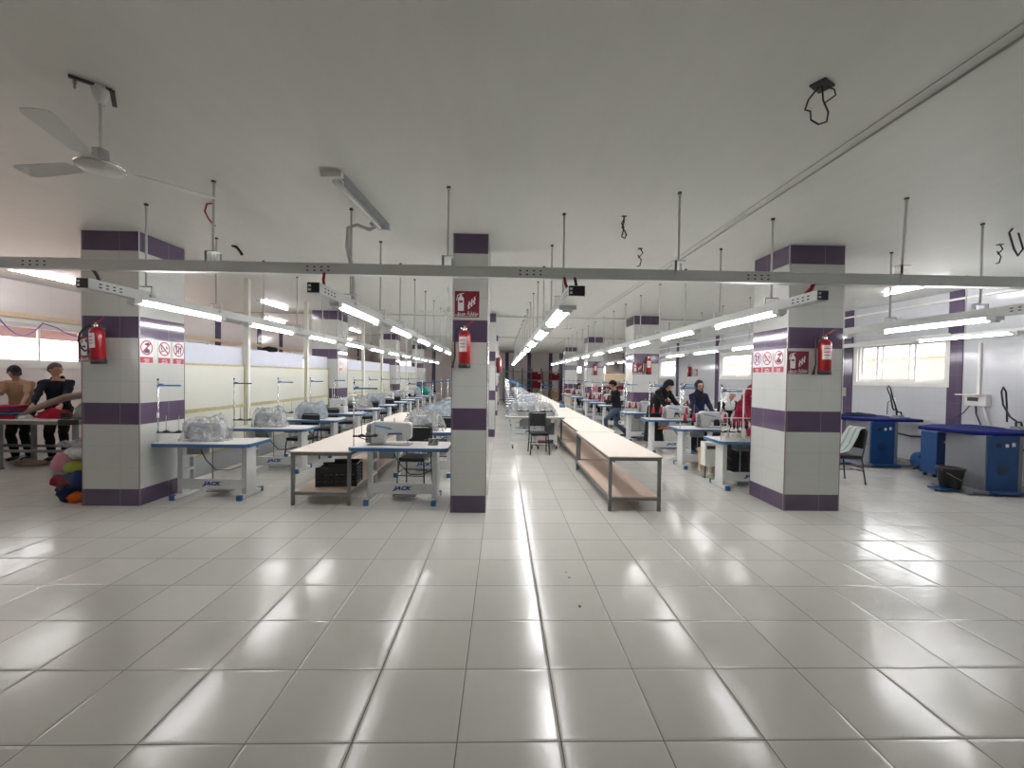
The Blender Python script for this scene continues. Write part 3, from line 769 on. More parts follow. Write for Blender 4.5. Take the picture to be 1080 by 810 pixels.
# ================================================================== sewing workstations
def make_table():
    t = thing('sewing_table', '', 'sewing table', (0, 0, 0), 0, '')
    c = .05
    pts = [(-.65+c, -.40), (.65-c, -.40), (.65, -.40+c), (.65, .16), (-.65, .16), (-.65, -.40+c)]
    mb('blue').prism(pts, .752, .796).build('edge_band', t)
    k = .004; pt2 = [(x*(1-k), y+(.002 if y < 0 else -.002)) for x, y in pts]
    mb('top').prism(pt2, .796, .802).build('tabletop', t)
    for s in (-1, 1):
        w = mb('white'); xo = s*.46
        w.box(xo+s*.0, xo+s*.012, -.13, .10, .06, .762)          # outer plate of the channel post
        for y0, y1 in ((-.13, -.118), (.088, .10)): w.box(min(xo, xo-s*.055), max(xo, xo-s*.055), y0, y1, .06, .762)
        for z in (.18, .36, .54, .70): w.box(min(xo, xo-s*.055), max(xo, xo-s*.055), -.118, .088, z, z+.035)
        w.box(xo-s*.055, xo+s*.012, -.26, .26, .012, .062) if s > 0 else w.box(xo-.012, xo+.055, -.26, .26, .012, .062)
        w.box(xo-.06, xo+.06, -.2, .12, .745, .762)
        leg = w.build('leg', t)
        for y in (-.275, .225):
            mb('bluecap').box(xo-.045 if s > 0 else xo-.022, xo+.022 if s > 0 else xo+.045, y, y+.05, .0, .075).build('foot_cap', leg, bevel=.006)
    mb('white').box(-.46, .46, -.142, -.130, .13, .27).build('crossbar', t, bevel=.003)
    me = text_mesh('JACK', .062, .004, .35, spacing=1.05).copy(); me.materials.clear(); me.materials.append(M['logo'])
    for v in me.vertices: v.co.x *= 1.5; v.co.y *= 1.1
    o = bpy.data.objects.new('lettering', me); COL.objects.link(o); o.parent = t; o.location = (0, -.1435, .205); o.rotation_euler = (PI/2, 0, 0)
    w = mb('mgrey').box(-.16, .16, -.02, .22, .055, .075, None).box(-.36, .40, .02, .04, .09, .11)
    w.cyl((-.1, .03, .1), (-.1, .03, .76), .008, 6); w.build('treadle', t)
    mb('mgrey').box(-.30, -.08, -.20, -.06, .62, .762).build('control_box', t, bevel=.01)
    mb('black').box(.16, .40, -.12, .12, .70, .762).build('drawer', t, bevel=.006)
    mb('cable').tube([(-.1, -.2, .68), (0, -.25, .56), (.12, -.23, .42), (.25, -.16, .40), (.40, -.13, .45)], .007, 6).build('power_cord', t)
    return t
def make_stand():
    t = thing('thread_stand', '', 'thread stand', (0, 0, 0), 0, '')
    mb('chrome').cyl((0, 0, 0), (0, 0, .84), .009, 8).build('pole', t)
    mb('white').cyl((0, 0, .33), (0, 0, .40), .013, 8).build('pole_sleeve', t); mb('black').ball((0, 0, .845), .013).build('pole_knob', t)
    mb('blue').box(-.005, .30, -.013, .013, .755, .775).box(.02, .06, -.02, .02, .775, .79).build('top_arm', t)
    mb('black').box(-.01, .30, -.016, .016, .125, .142).build('spool_bar', t)
    for x in (.10, .27):
        mb('black').lathe([(.045, .142), (.05, .147), (.02, .156), (.008, .165)], (x, .01, 0), 12).use(M['mgrey']).cyl((x, .01, .15), (x, .01, .36), .004, 6).build('spool_pin', t)
    return t
def make_machine():
    t = thing('sewing_machine', '', 'sewing machine', (0, 0, 0), 0, '')
    mb('mgrey').box(-.25, .26, -.09, .09, .0, .012).build('bed', t, bevel=.003)
    w = mb('machine')
    w.prism([(-.22, .012), (-.06, .012), (-.055, .10), (-.03, .145), (.16, .15), (.165, .07), (.25, .07), (.262, .10), (.262, .25), (.24, .275), (-.17, .285), (-.22, .26)], -.062, .062, 'y')
    w.build('arm_body', t, bevel=.018, seg=3)
    mb('mgrey').lathe([(.03, 0), (.062, .006), (.066, .03), (.055, .05), (.03, .055)], seg=20).build('handwheel', t).matrix_parent_inverse = Matrix.Identity(4)
    hw = kids(t)[-1] if False else [c for c in bpy.data.objects if c.parent == t and c.name.startswith('handwheel')][-1]
    hw.rotation_euler = (0, -PI/2, 0); hw.location = (-.222, 0, .19)
    mb('mgrey').box(-.285, -.215, -.065, .065, .02, .15).build('motor', t, bevel=.015)
    mb('cyan').prism([(-.17, .245), (-.02, .22), (.05, .20), (.03, .185), (-.05, .205), (-.17, .225)], -.0655, -.062, 'y').build('blue_logo', t)
    t.scale = (1.12, 1.12, 1.12)
    mb('chrome').cyl((.215, 0, .07), (.215, 0, .012), .006, 6).build('needle_bar', t); mb('chrome').box(.20, .23, -.01, .03, .012, .02).build('presser_foot', t); mb('chrome').cyl((.20, -.0, .27), (.20, 0, .33), .006, 6).build('bar_cap', t)
    mb('mgrey').cyl((-.10, 0, .28), (-.10, 0, .33), .02, 10).build('oil_cap', t); mb('mgrey').cyl((.05, 0, .27), (.05, 0, .32), .006, 6).build('thread_pin', t)
    return t
def make_overlock():
    t = thing('overlock_machine', '', 'sewing machine', (0, 0, 0), 0, '')
    w = mb('machine').box(-.18, .20, -.13, .13, 0, .16); w.build('base_block', t, bevel=.02)
    mb('machine').prism([(-.18, .16), (-.02, .16), (.0, .21), (.14, .21), (.15, .16), (.20, .16), (.21, .30), (.16, .33), (-.15, .33), (-.19, .29)], -.07, .07, 'y').build('arm_body', t, bevel=.015)
    mb('mgrey').lathe([(.03, 0), (.07, .006), (.07, .03), (.03, .05)], seg=18).build('handwheel', t)
    hw = [c for c in bpy.data.objects if c.parent == t and c.name.startswith('handwheel')][-1]; hw.rotation_euler = (0, -PI/2, 0); hw.location = (-.18, 0, .2)
    mb('mgrey').box(-.30, -.235, -.07, .07, .0, .20).build('motor', t, bevel=.02)
    w = mb('chrome')
    for x in (-.10, -.04, .02, .08): w.cyl((x, -.04, .33), (x, -.04, .42), .004, 6).ball((x, -.04, .34), .014, 8, 6)
    w.build('tension_posts', t)
    mb('rod').cyl((-.12, -.06, .3), (-.12, -.06, .62), .006, 6).box(-.18, .10, -.065, -.055, .61, .62).build('thread_guide', t)
    return t
def make_chair():
    t = thing('metal_chair', '', 'chair', (0, 0, 0), 0, '')
    # faces -Y, origin on floor at centre; round tube frame
    mb('vinyl').box(-.20, .20, -.21, .20, .445, .49).build('seat', t, bevel=.018, seg=3)
    R = Matrix.Rotation(-.12, 3, 'X')
    b = mb('vinyl'); b.box(-.185, .185, -.018, .018, 0, .30, R)
    for v in b.bm.verts: v.co += Vector((0, .235, .60))
    b.build('backrest', t, bevel=.014, seg=3)
    f = mb('black')
    pts = [(-.20, .19, .43), (-.20, .215, .55), (-.20, .265, .86)] + [(-.20+.06*(1-math.cos(a)), .272, .86+.065*math.sin(a)) for a in (.5, 1.0, PI/2)] + \
          [(.20-.06*(1-math.cos(a)), .272, .86+.065*math.sin(a)) for a in (PI/2, 1.0, .5)] + [(.20, .265, .86), (.20, .215, .55), (.20, .19, .43)]
    f.tube(pts, .0115, 8); f.build('back_frame', t)
    for s in (-1, 1):
        mb('black').tube([(s*.185, -.18, .44), (s*.195, -.20, .38), (s*.215, -.225, 0)], .0115, 8).build('leg', t)
        mb('black').tube([(s*.20, .19, .44), (s*.20, .205, .36), (s*.215, .255, 0)], .0115, 8).build('leg', t)
    mb('black').cyl((-.205, -.212, .22), (.205, -.212, .22), .008, 6).cyl((-.205, .228, .22), (.205, .228, .22), .008, 6).cyl((-.205, -.21, .26), (-.205, .225, .26), .008, 6).cyl((.205, -.21, .26), (.205, .225, .26), .008, 6).build('stretcher', t)
    mb('black').box(-.19, .19, -.20, .19, .43, .445).build('seat_frame', t)
    return t
def bag_mesh(w, d, h, seed, m, peaks=(), flare=.05, pinch=0.):
    """thin sheet draped over a boxy thing, with long sharp folds, open at the bottom"""
    b = mb(m); bm = b.bm; nu, nv = 56, 26; rings = []
    def ridge(v): return 1-abs(noise.noise(v))*2.2
    for j in range(nv+1):
        v = j/nv; rg = []
        for i in range(nu):
            a = 2*PI*i/nu; ca, sa = math.cos(a), math.sin(a); e = .5
            px = math.copysign(abs(ca)**e, ca); py = math.copysign(abs(sa)**e, sa)
            tt = v*PI/2
            r = math.cos(tt)**.42 if v < 1 else .02
            P = Vector((px*w/2*r*(1+flare*(1-v)**3), py*d/2*r*(1+flare*(1-v)**3), h*math.sin(tt)**.8))
            n = ridge(Vector((ca*2.6+seed, sa*2.6, P.z*3)))*.034 + ridge(Vector((P.x*7+seed, P.y*7, P.z*4+seed)))*.030
            P += Vector((px, py, .5)).normalized()*(n-.035)
            for (qx, qy, qh, qr) in peaks:
                dd = math.hypot(P.x-qx, P.y-qy)/qr
                if dd < 1 and v > .3: P.z += qh*(1-dd)**1.3*(.8+.2*math.sin(6*math.atan2(P.y-qy, P.x-qx)))
            P.z = max(P.z, .004)
            rg.append(bm.verts.new(P))
        rings.append(rg)
    b.loft(rings, cap=False)
    f = bm.faces.new(rings[-1]); f.material_index = b.mi
    return b.mesh('plastic_cover')
COVERS = [bag_mesh(.70, .36, .37, 1, 'plastic', ((-.22, 0, .02, .2), (.20, .02, .12, .16))),
          bag_mesh(.62, .36, .38, 5, 'plastic', ((-.26, 0, .12, .16), (.2, 0, .14, .14))),
          bag_mesh(.70, .38, .38, 9, 'bagblue', ((.26, 0, .14, .16), (-.2, 0, .05, .2))),
          bag_mesh(.66, .40, .41, 13, 'plasticw', ((-.1, 0, .04, .3),), .40)]
def cover(k, loc, rz, label, s=1.):
    o = bpy.data.objects.new('plastic_cover', COVERS[k]); COL.objects.link(o); o.location = loc; o.rotation_euler = (0, 0, rz); o.scale = (s, s, s)
    return tag(o, label, 'plastic cover', 'plastic sheets over machines')
def make_cone(m):
    b = mb(m).lathe([(.034, 0), (.036, .01), (.022, .10), (.012, .125)], seg=12)
    return b
CONE_R = mb('cone').lathe([(.036, 0), (.038, .01), (.024, .11), (.012, .14)], seg=12).mesh('thread_cone')
CONE_W = mb('conew').lathe([(.036, 0), (.038, .01), (.024, .11), (.012, .14)], seg=12).mesh('thread_cone')
def cone(x, y, z, red, label, grp):
    o = bpy.data.objects.new('thread_cone', CONE_R if red else CONE_W); COL.objects.link(o); o.location = (x, y, z)
    return tag(o, label, 'thread cone', grp)

TAB, STAND, MACH, OVER, CHAIR = make_table(), make_stand(), make_machine(), make_overlock(), make_chair()
NTH = ['nearest the camera', 'second from the near end', 'third from the near end', 'fourth from the near end', 'fifth from the near end', 'sixth from the near end', 'seventh from the near end',
       'eighth from the near end', 'ninth from the near end', 'tenth from the near end', 'eleventh from the near end', 'twelfth from the near end', 'thirteenth from the near end', 'fourteenth from the near end']
rnd = random.Random(3)
def station(x, y, rowname, k, machine='lock', wrap=None, chair=None, cones=0, stand=True, mx=.05, grp=''):
    """one work place: table, machine, stand, cover, chair. y is the middle of the feet"""
    n = NTH[k]
    place(TAB, USED, (x, y, 0), 0, 'blue-edged sewing table, %s, %s' % (rowname, n), 'sewing tables in the ' + rowname)
    if machine:
        P = MACH if machine == 'lock' else OVER
        q_ = place(P, USED, (x+mx, y-.12, .802), rnd.uniform(-.05, .05), ('grey sewing machine' if machine == 'lock' else 'boxy overlock machine') + ' on a table, %s, %s' % (rowname, n), 'sewing machines in the ' + rowname)
        q_.scale = (1.12, 1.12, 1.12) if machine == 'lock' else (1, 1, 1)
    if wrap is not None:
        if machine: q_.scale = (.92, .92, .92)
        cover(wrap, (x+mx, y-.12, .803), rnd.uniform(-.08, .08), ('clear' if wrap < 2 else 'pale blue' if wrap == 2 else 'milky') + ' plastic over the machine, %s, %s' % (rowname, n), .86)
    if stand:
        place(STAND, USED, (x-.60, y-.30, .802), rnd.uniform(-.06, .1), 'blue-armed thread stand, %s, %s' % (rowname, n), 'thread stands in the ' + rowname)
    if chair:
        place(CHAIR, USED, (x+chair[0], y+chair[1], 0), chair[2], 'black metal chair in the %s, %s' % (rowname, n), 'chairs in the ' + rowname)
    for c in range(cones):
        cone(x-.60+(.10, .27)[c % 2], y-.29, .802+.152, True, 'red thread cone on the stand, %s, %s' % (rowname, n), 'red cones in the ' + rowname)

# row A along the partition
YA = [6.03, 7.63, 9.05, 10.5, 11.95, 13.45, 14.95, 16.45, 17.95, 19.45, 20.95, 22.45]
wa = [0, 1, 2, None, 3, 2, None, 0, None, 2, None, 2]
for k, y in enumerate(YA):
    station(-4.015, y, 'partition row', k, None if k == 10 else 'over' if k in (3, 6) else 'lock', wa[k], (-.12+rnd.uniform(-.08, .3), .78+rnd.uniform(-.05, .1), rnd.uniform(-.25, .25)) if k > 0 else None, mx=(-.08 if k < 2 else .0))
# row B beside the slim column
YB = [5.86, 7.42, 9.0, 10.6, 12.2, 13.8, 15.4, 17.0, 18.6, 20.2, 21.8, 23.4]
wb = [None, 3, 2, 2, None, 2, None, 0, None, 3, None, 2]
for k, y in enumerate(YB):
    station(-1.345, y, 'slim column row', k, 'lock', wb[k], (.0 if k == 0 else rnd.uniform(-.1, .2), .72, rnd.uniform(-.2, .2)), mx=(-.17 if k == 0 else 0), stand=(k != 1))
tbl = None
# front spool winder on the nearest table of row B
t = thing('bobbin_winder', 'small dark bobbin winder on the table beside the slim middle column', 'bobbin winder', (-.93, 5.72, .802), 0)
mb('mgrey').box(-.06, .07, -.04, .04, 0, .03).cyl((-.03, 0, .03), (-.03, 0, .09), .03, 12).cyl((.04, 0, .03), (.04, 0, .075), .035, 12).build('body', t)
mb('dark').cyl((-.03, -.0, .09), (-.03, 0, .12), .012, 8).cyl((-.12, 0, .065), (.0, 0, .065), .012, 8).cyl((.04, 0, .075), (.04, 0, .085), .045, 12).build('spindle', t)
wire('machine_cable', 'black cable looping from the thread stand to the nearest unwrapped machine', 'cable', [(-1.92, 5.55, .95), (-1.85, 5.6, .90), (-1.77, 5.7, .86), (-1.70, 5.72, .84)], .006, 'cable')
# row C in the centre beyond the castor table
YC = [11.95, 13.45, 14.95, 16.45, 17.95, 19.45, 20.95, 22.45, 23.95]
for k, y in enumerate(YC):
    station(.80, y, 'centre row', k, 'lock', (0, 2, None, 3, None, 2, None, 2, None)[k], None if k % 3 == 1 else (.1, .72, rnd.uniform(-.2, .2)))
# row D on the worker side
YD = [6.72, 8.22, 9.90, 11.70, 14.5, 16.1, 17.6, 20.3, 21.9, 23.5]
for k, y in enumerate(YD):
    station(4.02, y, 'worker row', k, 'over' if k in (0, 5) else 'lock', None, (.15, .75, rnd.uniform(-.2, .2)) if False else None, cones=(0 if k == 0 else 2), mx=(.28 if k == 0 else .1))
    if k: place(STAND, USED, (4.02+.15, y-.36, .802), rnd.uniform(-.1, .1), 'additional thread stand, worker row, ' + NTH[k], 'second thread stands in the worker row'); cone(4.27, y-.35, .954, True, 'red cone on the additional stand, worker row, ' + NTH[k], 'red cones in the worker row')
# a further row by the windows
for k, y in enumerate((13.0, 14.6, 16.2, 17.8, 19.4, 21.0)):
    station(6.2, y, 'window side row', k, 'lock', None, (.1, .72, 0), cones=2, mx=.1)

# cone tree of the nearest worker table
t = thing('cone_tree', 'tall cream thread tree carrying many cones on the nearest worker row table', 'thread stand', (3.62, 6.48, .802), 0)
w = mb('post').cyl((.18, 0, 0), (.18, 0, .82), .011, 8); w.build('pole', t)
mb('post').box(-.12, .52, -.012, .012, .80, .82).box(-.12, -.10, -.10, .10, .80, .815).box(.50, .52, -.10, .10, .80, .815).build('top_arm', t)
mb('post').box(-.16, .50, -.09, .09, .035, .05).box(-.14, .46, -.01, .01, .34, .352).build('spool_tray', t)
for i in range(5):
    for j in (-.055, .055):
        mb('rod').cyl((-.10+i*.135, j, .05), (-.10+i*.135, j, .30), .004, 6).build('spool_pin', t)
        cone(3.62-.10+i*.135, 6.48+j, .855, (i == 3 and j > 0), 'dark red cone among the cream ones on the thread tree' if (i == 3 and j > 0) else 'cream thread cone on the thread tree of the nearest worker table', 'cones on the thread tree')
for i in range(3):
    mb('mgrey').tube([(-.05+.22*i, .0, .80), (-.02+.22*i, .02, .6), (.03+.2*i, .04, .45), (.10+.18*i, .05, .3)], .004, 5).build('guide_wire', t)
# under-table box and cloth of the nearest worker table
t = thing('control_cabinet', 'grey motor box hanging behind the second worker row table', 'machine box', (3.72, 7.35, .22), 0)
mb('post').box(-.13, .13, -.09, .09, 0, .42).build('housing', t, bevel=.01); mb('dark').box(-.10, .06, -.095, -.09, .30, .36).build('display_panel', t); mb('cable').tube([(.1, -.1, .3), (.22, -.12, .18), (.35, -.08, .12)], .006, 5).build('cord', t)
mb('steel').box(-.12, -.09, -.05, .05, -.22, 0).box(.09, .12, -.05, .05, -.22, 0).build('bracket_leg', t)
t = thing('wooden_stool', 'light wooden stool behind the nearest worker row table', 'stool', (4.02, 7.82, 0), .2)
mb('beige').box(-.2, .2, -.17, .17, .40, .44).build('seat', t); 
for x in (-.17, .17):
    for y in (-.14, .14): mb('beige').box(x-.02, x+.02, y-.02, y+.02, 0, .40).build('leg', t)
mb('beige').box(-.18, .18, -.15, .15, .12, .14).build('lower_shelf', t)

# castor table with two covered machines, centre aisle
t = thing('castor_table', 'grey edged round cornered machine table on castors in the centre aisle', 'sewing table', (.80, 10.33, 0), 0)
c = .10
pts = [(-.70+c, -.30), (.72, -.30), (.72, .28), (-.70+c, .28), (-.70, .28-c), (-.70, -.30+c)]
mb('rack').prism(pts, .74, .775).build('edge_band', t); mb('top').prism(pts, .775, .782).build('tabletop', t)
for x in (-.52, -.05, .10, .55):
    l = mb('white').box(x-.03, x+.03, -.06, .0, .09, .74).box(x-.03, x+.03, -.24, .24, .08, .13).build('leg', t)
    for y in (-.20, .20):
        mb('black').cyl((x-.015, y, .035), (x+.015, y, .035), .035, 12).box(x-.012, x+.012, y-.01, y+.01, .035, .085).build('castor', l)
mb('white').box(-.52, -.05, -.04, -.03, .20, .32).build('crossbar', t); mb('white').box(.10, .55, -.04, -.03, .20, .32).build('crossbar', t)
mb('mgrey').box(-.30, -.12, -.1, .08, .52, .74).cyl((-.35, .0, .6), (-.25, 0, .6), .09, 14).build('motor_unit', t, bevel=.01); mb('mgrey').box(.2, .42, -.1, .08, .56, .74).build('motor_unit', t, bevel=.01)
mb('redc').box(.10, .28, -.22, -.06, .14, .19).build('pedal', t)
for x, w_ in ((-.36, 3), (.22, 3)):
    place(OVER, USED, (.80+x, 10.33, .784), 0, 'overlock machine under clear plastic on the castor table, ' + ('aisle end' if x < 0 else 'bench end'), 'machines on the castor table')
    cover(3, (.80+x, 10.33, .785), .1, 'milky plastic sheet over the castor table machine, ' + ('aisle end' if x < 0 else 'bench end'), .80)
place(STAND, USED, (.38, 10.1, .784), .1, 'thread stand rising behind plastic on the castor table, aisle end', 'stands on the castor table')
place(STAND, USED, (.95, 10.1, .784), .1, 'thread stand rising behind plastic on the castor table, bench end', 'stands on the castor table')
place(CHAIR, USED, (.86, 9.52, 0), .05, 'black metal chair in the centre aisle in front of the castor table')
t = thing('waste_bin', 'grey plastic bin between the castor table and the long bench', 'bin', (1.28, 11.05, 0), 0)
mb('grey').lathe([(.11, 0), (.15, .50), (.165, .52), (.165, .55), (.15, .55), (.14, .50)], seg=16, cap=True).build('bucket', t); mb('whitecl').ball((0, 0, .53), (.13, .13, .05)).build('contents', t)

# ------------------------------------------------------------------ cutting benches
def bench(x0, x1, y0, y1, label, z=.725, group='long cutting benches'):
    t = thing('cutting_table', label, 'table', ((x0+x1)/2, y0, 0), 0, group)
    h = (x1-x0)/2; L = y1-y0
    mb('bench').box(-h, h, 0, L, z-.012, z).use(M['browncl']).box(-h, h, 0, L, z-.022, z-.012).build('tabletop', t)
    f = mb('steel'); a = h-.03; r = .017
    f.box(-a, a, .03-r, .03+r, z-.058, z-.022).box(-a, a, L-.03-r, L-.03+r, z-.058, z-.022).box(-a-r, -a+r, .03, L-.03, z-.058, z-.022).box(a-r, a+r, .03, L-.03, z-.058, z-.022)
    f.box(-a, a, .03-r, .03+r, .14, .175).box(-a, a, L-.03-r, L-.03+r, .14, .175).box(-a-r, -a+r, .03, L-.03, .14, .175).box(a-r, a+r, .03, L-.03, .14, .175)
    f.build('frame', t)
    for sx in (-a, a):
        for yy in (.03, L-.03): mb('steel').box(sx-.02, sx+.02, yy-.02, yy+.02, 0, z-.022).build('leg', t)
    mb('shelf').box(-a, a, .03, L-.03, .175, .19).build('lower_shelf', t)
    return t
bench(1.41, 2.12, 5.42, 7.88, 'long beige cutting table nearest the camera, right of the centre aisle')
ys = [7.92, 10.52, 13.12, 15.72, 18.32, 20.92, 23.52]
for k, y in enumerate(ys):
    x0 = 1.47+min(.10, .02*k); bench(x0, x0+.72, y, y+2.56, 'long beige cutting table in the centre bench line, %s' % NTH[k+1])
bench(-2.79, -1.99+.0, 5.58, 8.6, 'beige cutting table left of the unwrapped machine, black crate on its shelf')
bench(-2.79, -1.99, 8.64, 11.6, 'beige cutting table behind the one with the black crate')
# crate
t = thing('plastic_crate', 'black perforated plastic crate on the lower shelf of the left cutting table', 'crate', (-2.30, 6.02, .19), .12)
w = mb('black'); a, b_, h = .26, .18, .27
w.box(-a, a, -b_, b_, 0, .012)
for s in (-1, 1):
    for i in range(8):
        x = -a+.5*2*a*i/3.5; w.box(x-.016, x+.016, s*b_-.006, s*b_+.006, 0, h)
    for z0, z1 in ((0, .06), (.085, .11), (.135, .16), (.185, h)):
        w.box(-a-.006, a+.006, s*b_-.005, s*b_+.005, z0, z1)
    for i in range(6):
        y = -b_+2*b_*i/5; w.box(s*a-.006, s*a+.006, y-.016, y+.016, 0, h-.03)
    for z0, z1 in ((0, .06), (.085, .11), (.135, .16), (.185, .21), (.235, h-.02)):
        w.box(s*a-.005, s*a+.005, -b_, b_, z0, z1)
w.build('basket', t)
w = mb('black')
for s in (-1, 1): w.box(-a*.45, a, s*b_-.012, s*b_+.012, h, h+.045).box(-a-.01, -a*.45, s*b_-.012, s*b_+.012, h-.02, h)
w.box(a-.01, a+.012, -b_, b_, h+.02, h+.045); w.build('rim', t)
# small things on benches
tag(mb('bluecap').box(-.09, .09, -.06, .06, 0, .11).build('plastic_box', loc=(2.05, 14.1, .725)), 'small blue box on the far part of the centre bench line', 'box')

# ------------------------------------------------------------------ ironing corner
def ironing(ox, oy, label, n):
    t = thing('ironing_table', label, 'ironing table', (ox, oy, 0), 0, 'vacuum ironing tables')
    pts = [(-.31, .70), (-.33, .78), (-.30, .92), (-.24, .98), (.30, 1.26), (1.06, 1.28), (1.06, .06), (.08, .06), (-.14, .28)]
    b = mb('bluebrd').prism(pts, .925, .985).build('ironing_board', t, bevel=.02, seg=3)
    mb('cab').box(-.035, .54, .10, .70, .06, .925).build('side_cabinet', t, bevel=.008)
    c = mb('bluepan').box(-.02, .48, .082, .10, .06, .925).build('front_cabinet', t, bevel=.008)
    mb('cab').box(.48, .54, .08, .10, .06, .925).build('edge_post', t)
    w = mb('dark').cyl((.14, .085, .78), (.14, .065, .78), .035, 14); w.build('dial', c)
    mb('conew').box(.255, .295, .068, .082, .75, .80).build('switch', c); mb('conew').box(.36, .40, .068, .082, .76, .82).build('switch', c)
    w = mb('dark')
    for i in range(7): 
        hw = math.sqrt(max(0, .09**2-(.09*(i-3)/3.4)**2)); w.box(.22-hw, .22+hw, .076, .081, .40+(i-3)*.026, .408+(i-3)*.026)
    w.build('vent_grille', c)
    mb('bluepan').box(-.62, -.30, .22, .42, .03, .055).build('foot_pedal', t); mb('bluepan').box(-.02, .50, -.04, .04, .03, .07).build('foot_pedal', t)
    mb('cab').box(-.30, .85, .04, .66, .02, .06).build('base_frame', t)
    for x, y in ((-.58, .32), (-.25, .1), (.8, .14), (.8, .56), (.05, .1)): mb('black').cyl((x, y, 0), (x, y, .035), .016, 8).build('foot', t)
    return t
ironing(7.62, 6.25, 'blue covered ironing table nearest the camera on the right side', 0)
ironing(7.58, 8.28, 'blue covered ironing table under the near side window with dark cloth on it', 1)
# cloth heap on the further ironing table
def heap(name, label, cat, loc, size, m, seed, rz=0, n=14, amp=.35, group=None):
    b = mb(m)
    def f(p):
        q = p*1.0
        k = 1+amp*noise.noise(Vector((p.x*7+seed, p.y*7, p.z*9)))+amp*.5*noise.noise(Vector((p.x*17+seed, p.y*17, p.z*19)))
        q = Vector((p.x*k, p.y*k, p.z*k if p.z > 0 else p.z*.15))
        return q
    b.ball((0, 0, 0), size, 28, 16, f)
    mz = min(v.co.z for v in b.bm.verts)
    for v in b.bm.verts: v.co.z -= mz
    o = b.build(name, loc=loc); o.rotation_euler = (0, 0, rz)
    return tag(o, label, cat, group)
heap('garment', 'dark navy garment lying on the further ironing table', 'garment', (7.80, 8.98, .985), (.38, .16, .07), 'navy', 3)
def iron(loc, rz, label, swing):
    t = thing('steam_iron', label, 'iron', loc, rz, 'steam irons')
    mb('mgrey').prism([(-.11, -.06), (.06, -.05), (.13, 0), (.06, .05), (-.11, .06)], .01, .05).build('sole_plate', t)
    mb('dark').tube([(-.08, 0, .05), (-.09, 0, .11), (.03, 0, .12), (.06, 0, .05)], .016, 8).build('handle', t)
    mb('cab').box(-.16, .16, -.10, .10, 0, .01).build('rest_plate', t)
    mb('cable').tube(swing, .014, 6).build('steam_hose', t)
    return t
iron((8.52, 8.75, .985), .2, 'steam iron with tall looped hose on the further ironing table', [(-.05, 0, .12), (-.10, 0, .20), (-.16, 0, .16), (-.20, 0, .22), (-.26, 0, .45), (-.36, 0, .62), (-.33, 0, .68), (-.27, 0, .62), (-.20, 0, .42), (-.12, 0, .25), (-.06, 0, .02)])
iron((8.66, 6.78, .985), .2, 'steam iron with hose arch at the near ironing table', [(-.05, 0, .12), (-.04, .1, .2), (-.02, .2, .4), (-.07, .2, .62), (-.03, .2, .70), (.04, .2, .62), (.07, .2, .4), (.09, .2, .1)])
for (x, y, r, lab) in ((7.28, 6.58, .15, 'black bucket standing on the foot bar of the near ironing table'),):
    t = thing('bucket', lab, 'bucket', (x, y, .056), 0); t.scale = (1.15, 1.15, 1.2)
    mb('pail').lathe([(.11, 0), (.14, .24), (.155, .25), (.155, .27), (.135, .27), (.10, .02)], seg=20).build('body', t)
    mb('mgrey').tube([(-.14, 0, .24), (-.10, -.11, .18), (0, -.15, .12), (.10, -.11, .18), (.14, 0, .24)], .004, 6).build('handle', t)
t = thing('steam_boiler', 'narrow blue steam boiler cabinet between the two ironing tables', 'boiler', (8.12, 7.58, 0), 0)
mb('bluepan').box(-.17, .17, -.15, .15, .06, .84).build('housing', t, bevel=.01); mb('conew').cyl((-.02, -.16, .66), (-.02, -.148, .66), .025, 12).build('gauge', t)
mb('dark').cyl((.08, -.16, .5), (.08, -.148, .5), .02, 10).cyl((.09, -.155, .25), (.09, -.148, .25), .045, 12).build('port', t)
for x in (-.13, .13): mb('black').cyl((x, -.1, .03), (x, -.07, .03), .03, 10).cyl((x, .1, .03), (x, .07, .03), .03, 10).build('castor', t)
t = thing('air_tank', 'blue drum lying by the wall under the further ironing table', 'tank', (8.46, 8.12, .175), 0)
mb('bluetank').cyl((0, -.17, 0), (0, .17, 0), .165, 20).build('drum', t, bevel=.03); mb('blue').box(-.1, .1, -.1, -.07, -.175, -.12).box(-.1, .1, .07, .1, -.175, -.12).build('foot', t); mb('cable').tube([(-.1, -.15, .05), (-.28, -.15, .12), (-.22, -.15, .0), (-.34, -.1, -.14)], .012, 6).build('hose', t)
heap('rag', 'crumpled olive rag on the floor beside the blue drum', 'rag', (8.38, 8.55, 0), (.12, .09, .05), 'browncl', 8)
wire('floor_cable', 'black cables running along the wall behind the ironing tables', 'cable', [(8.84, 6.5, .62), (8.84, 8.2, .64), (8.84, 8.8, .58), (8.84, 9.9, .66)], .02, 'cable')
wire('wall_pipe', 'grey pipe along the foot of the right wall', 'pipe', [(8.84, 6.0, .06), (8.84, 10.4, .08)], .025, 'pipe')
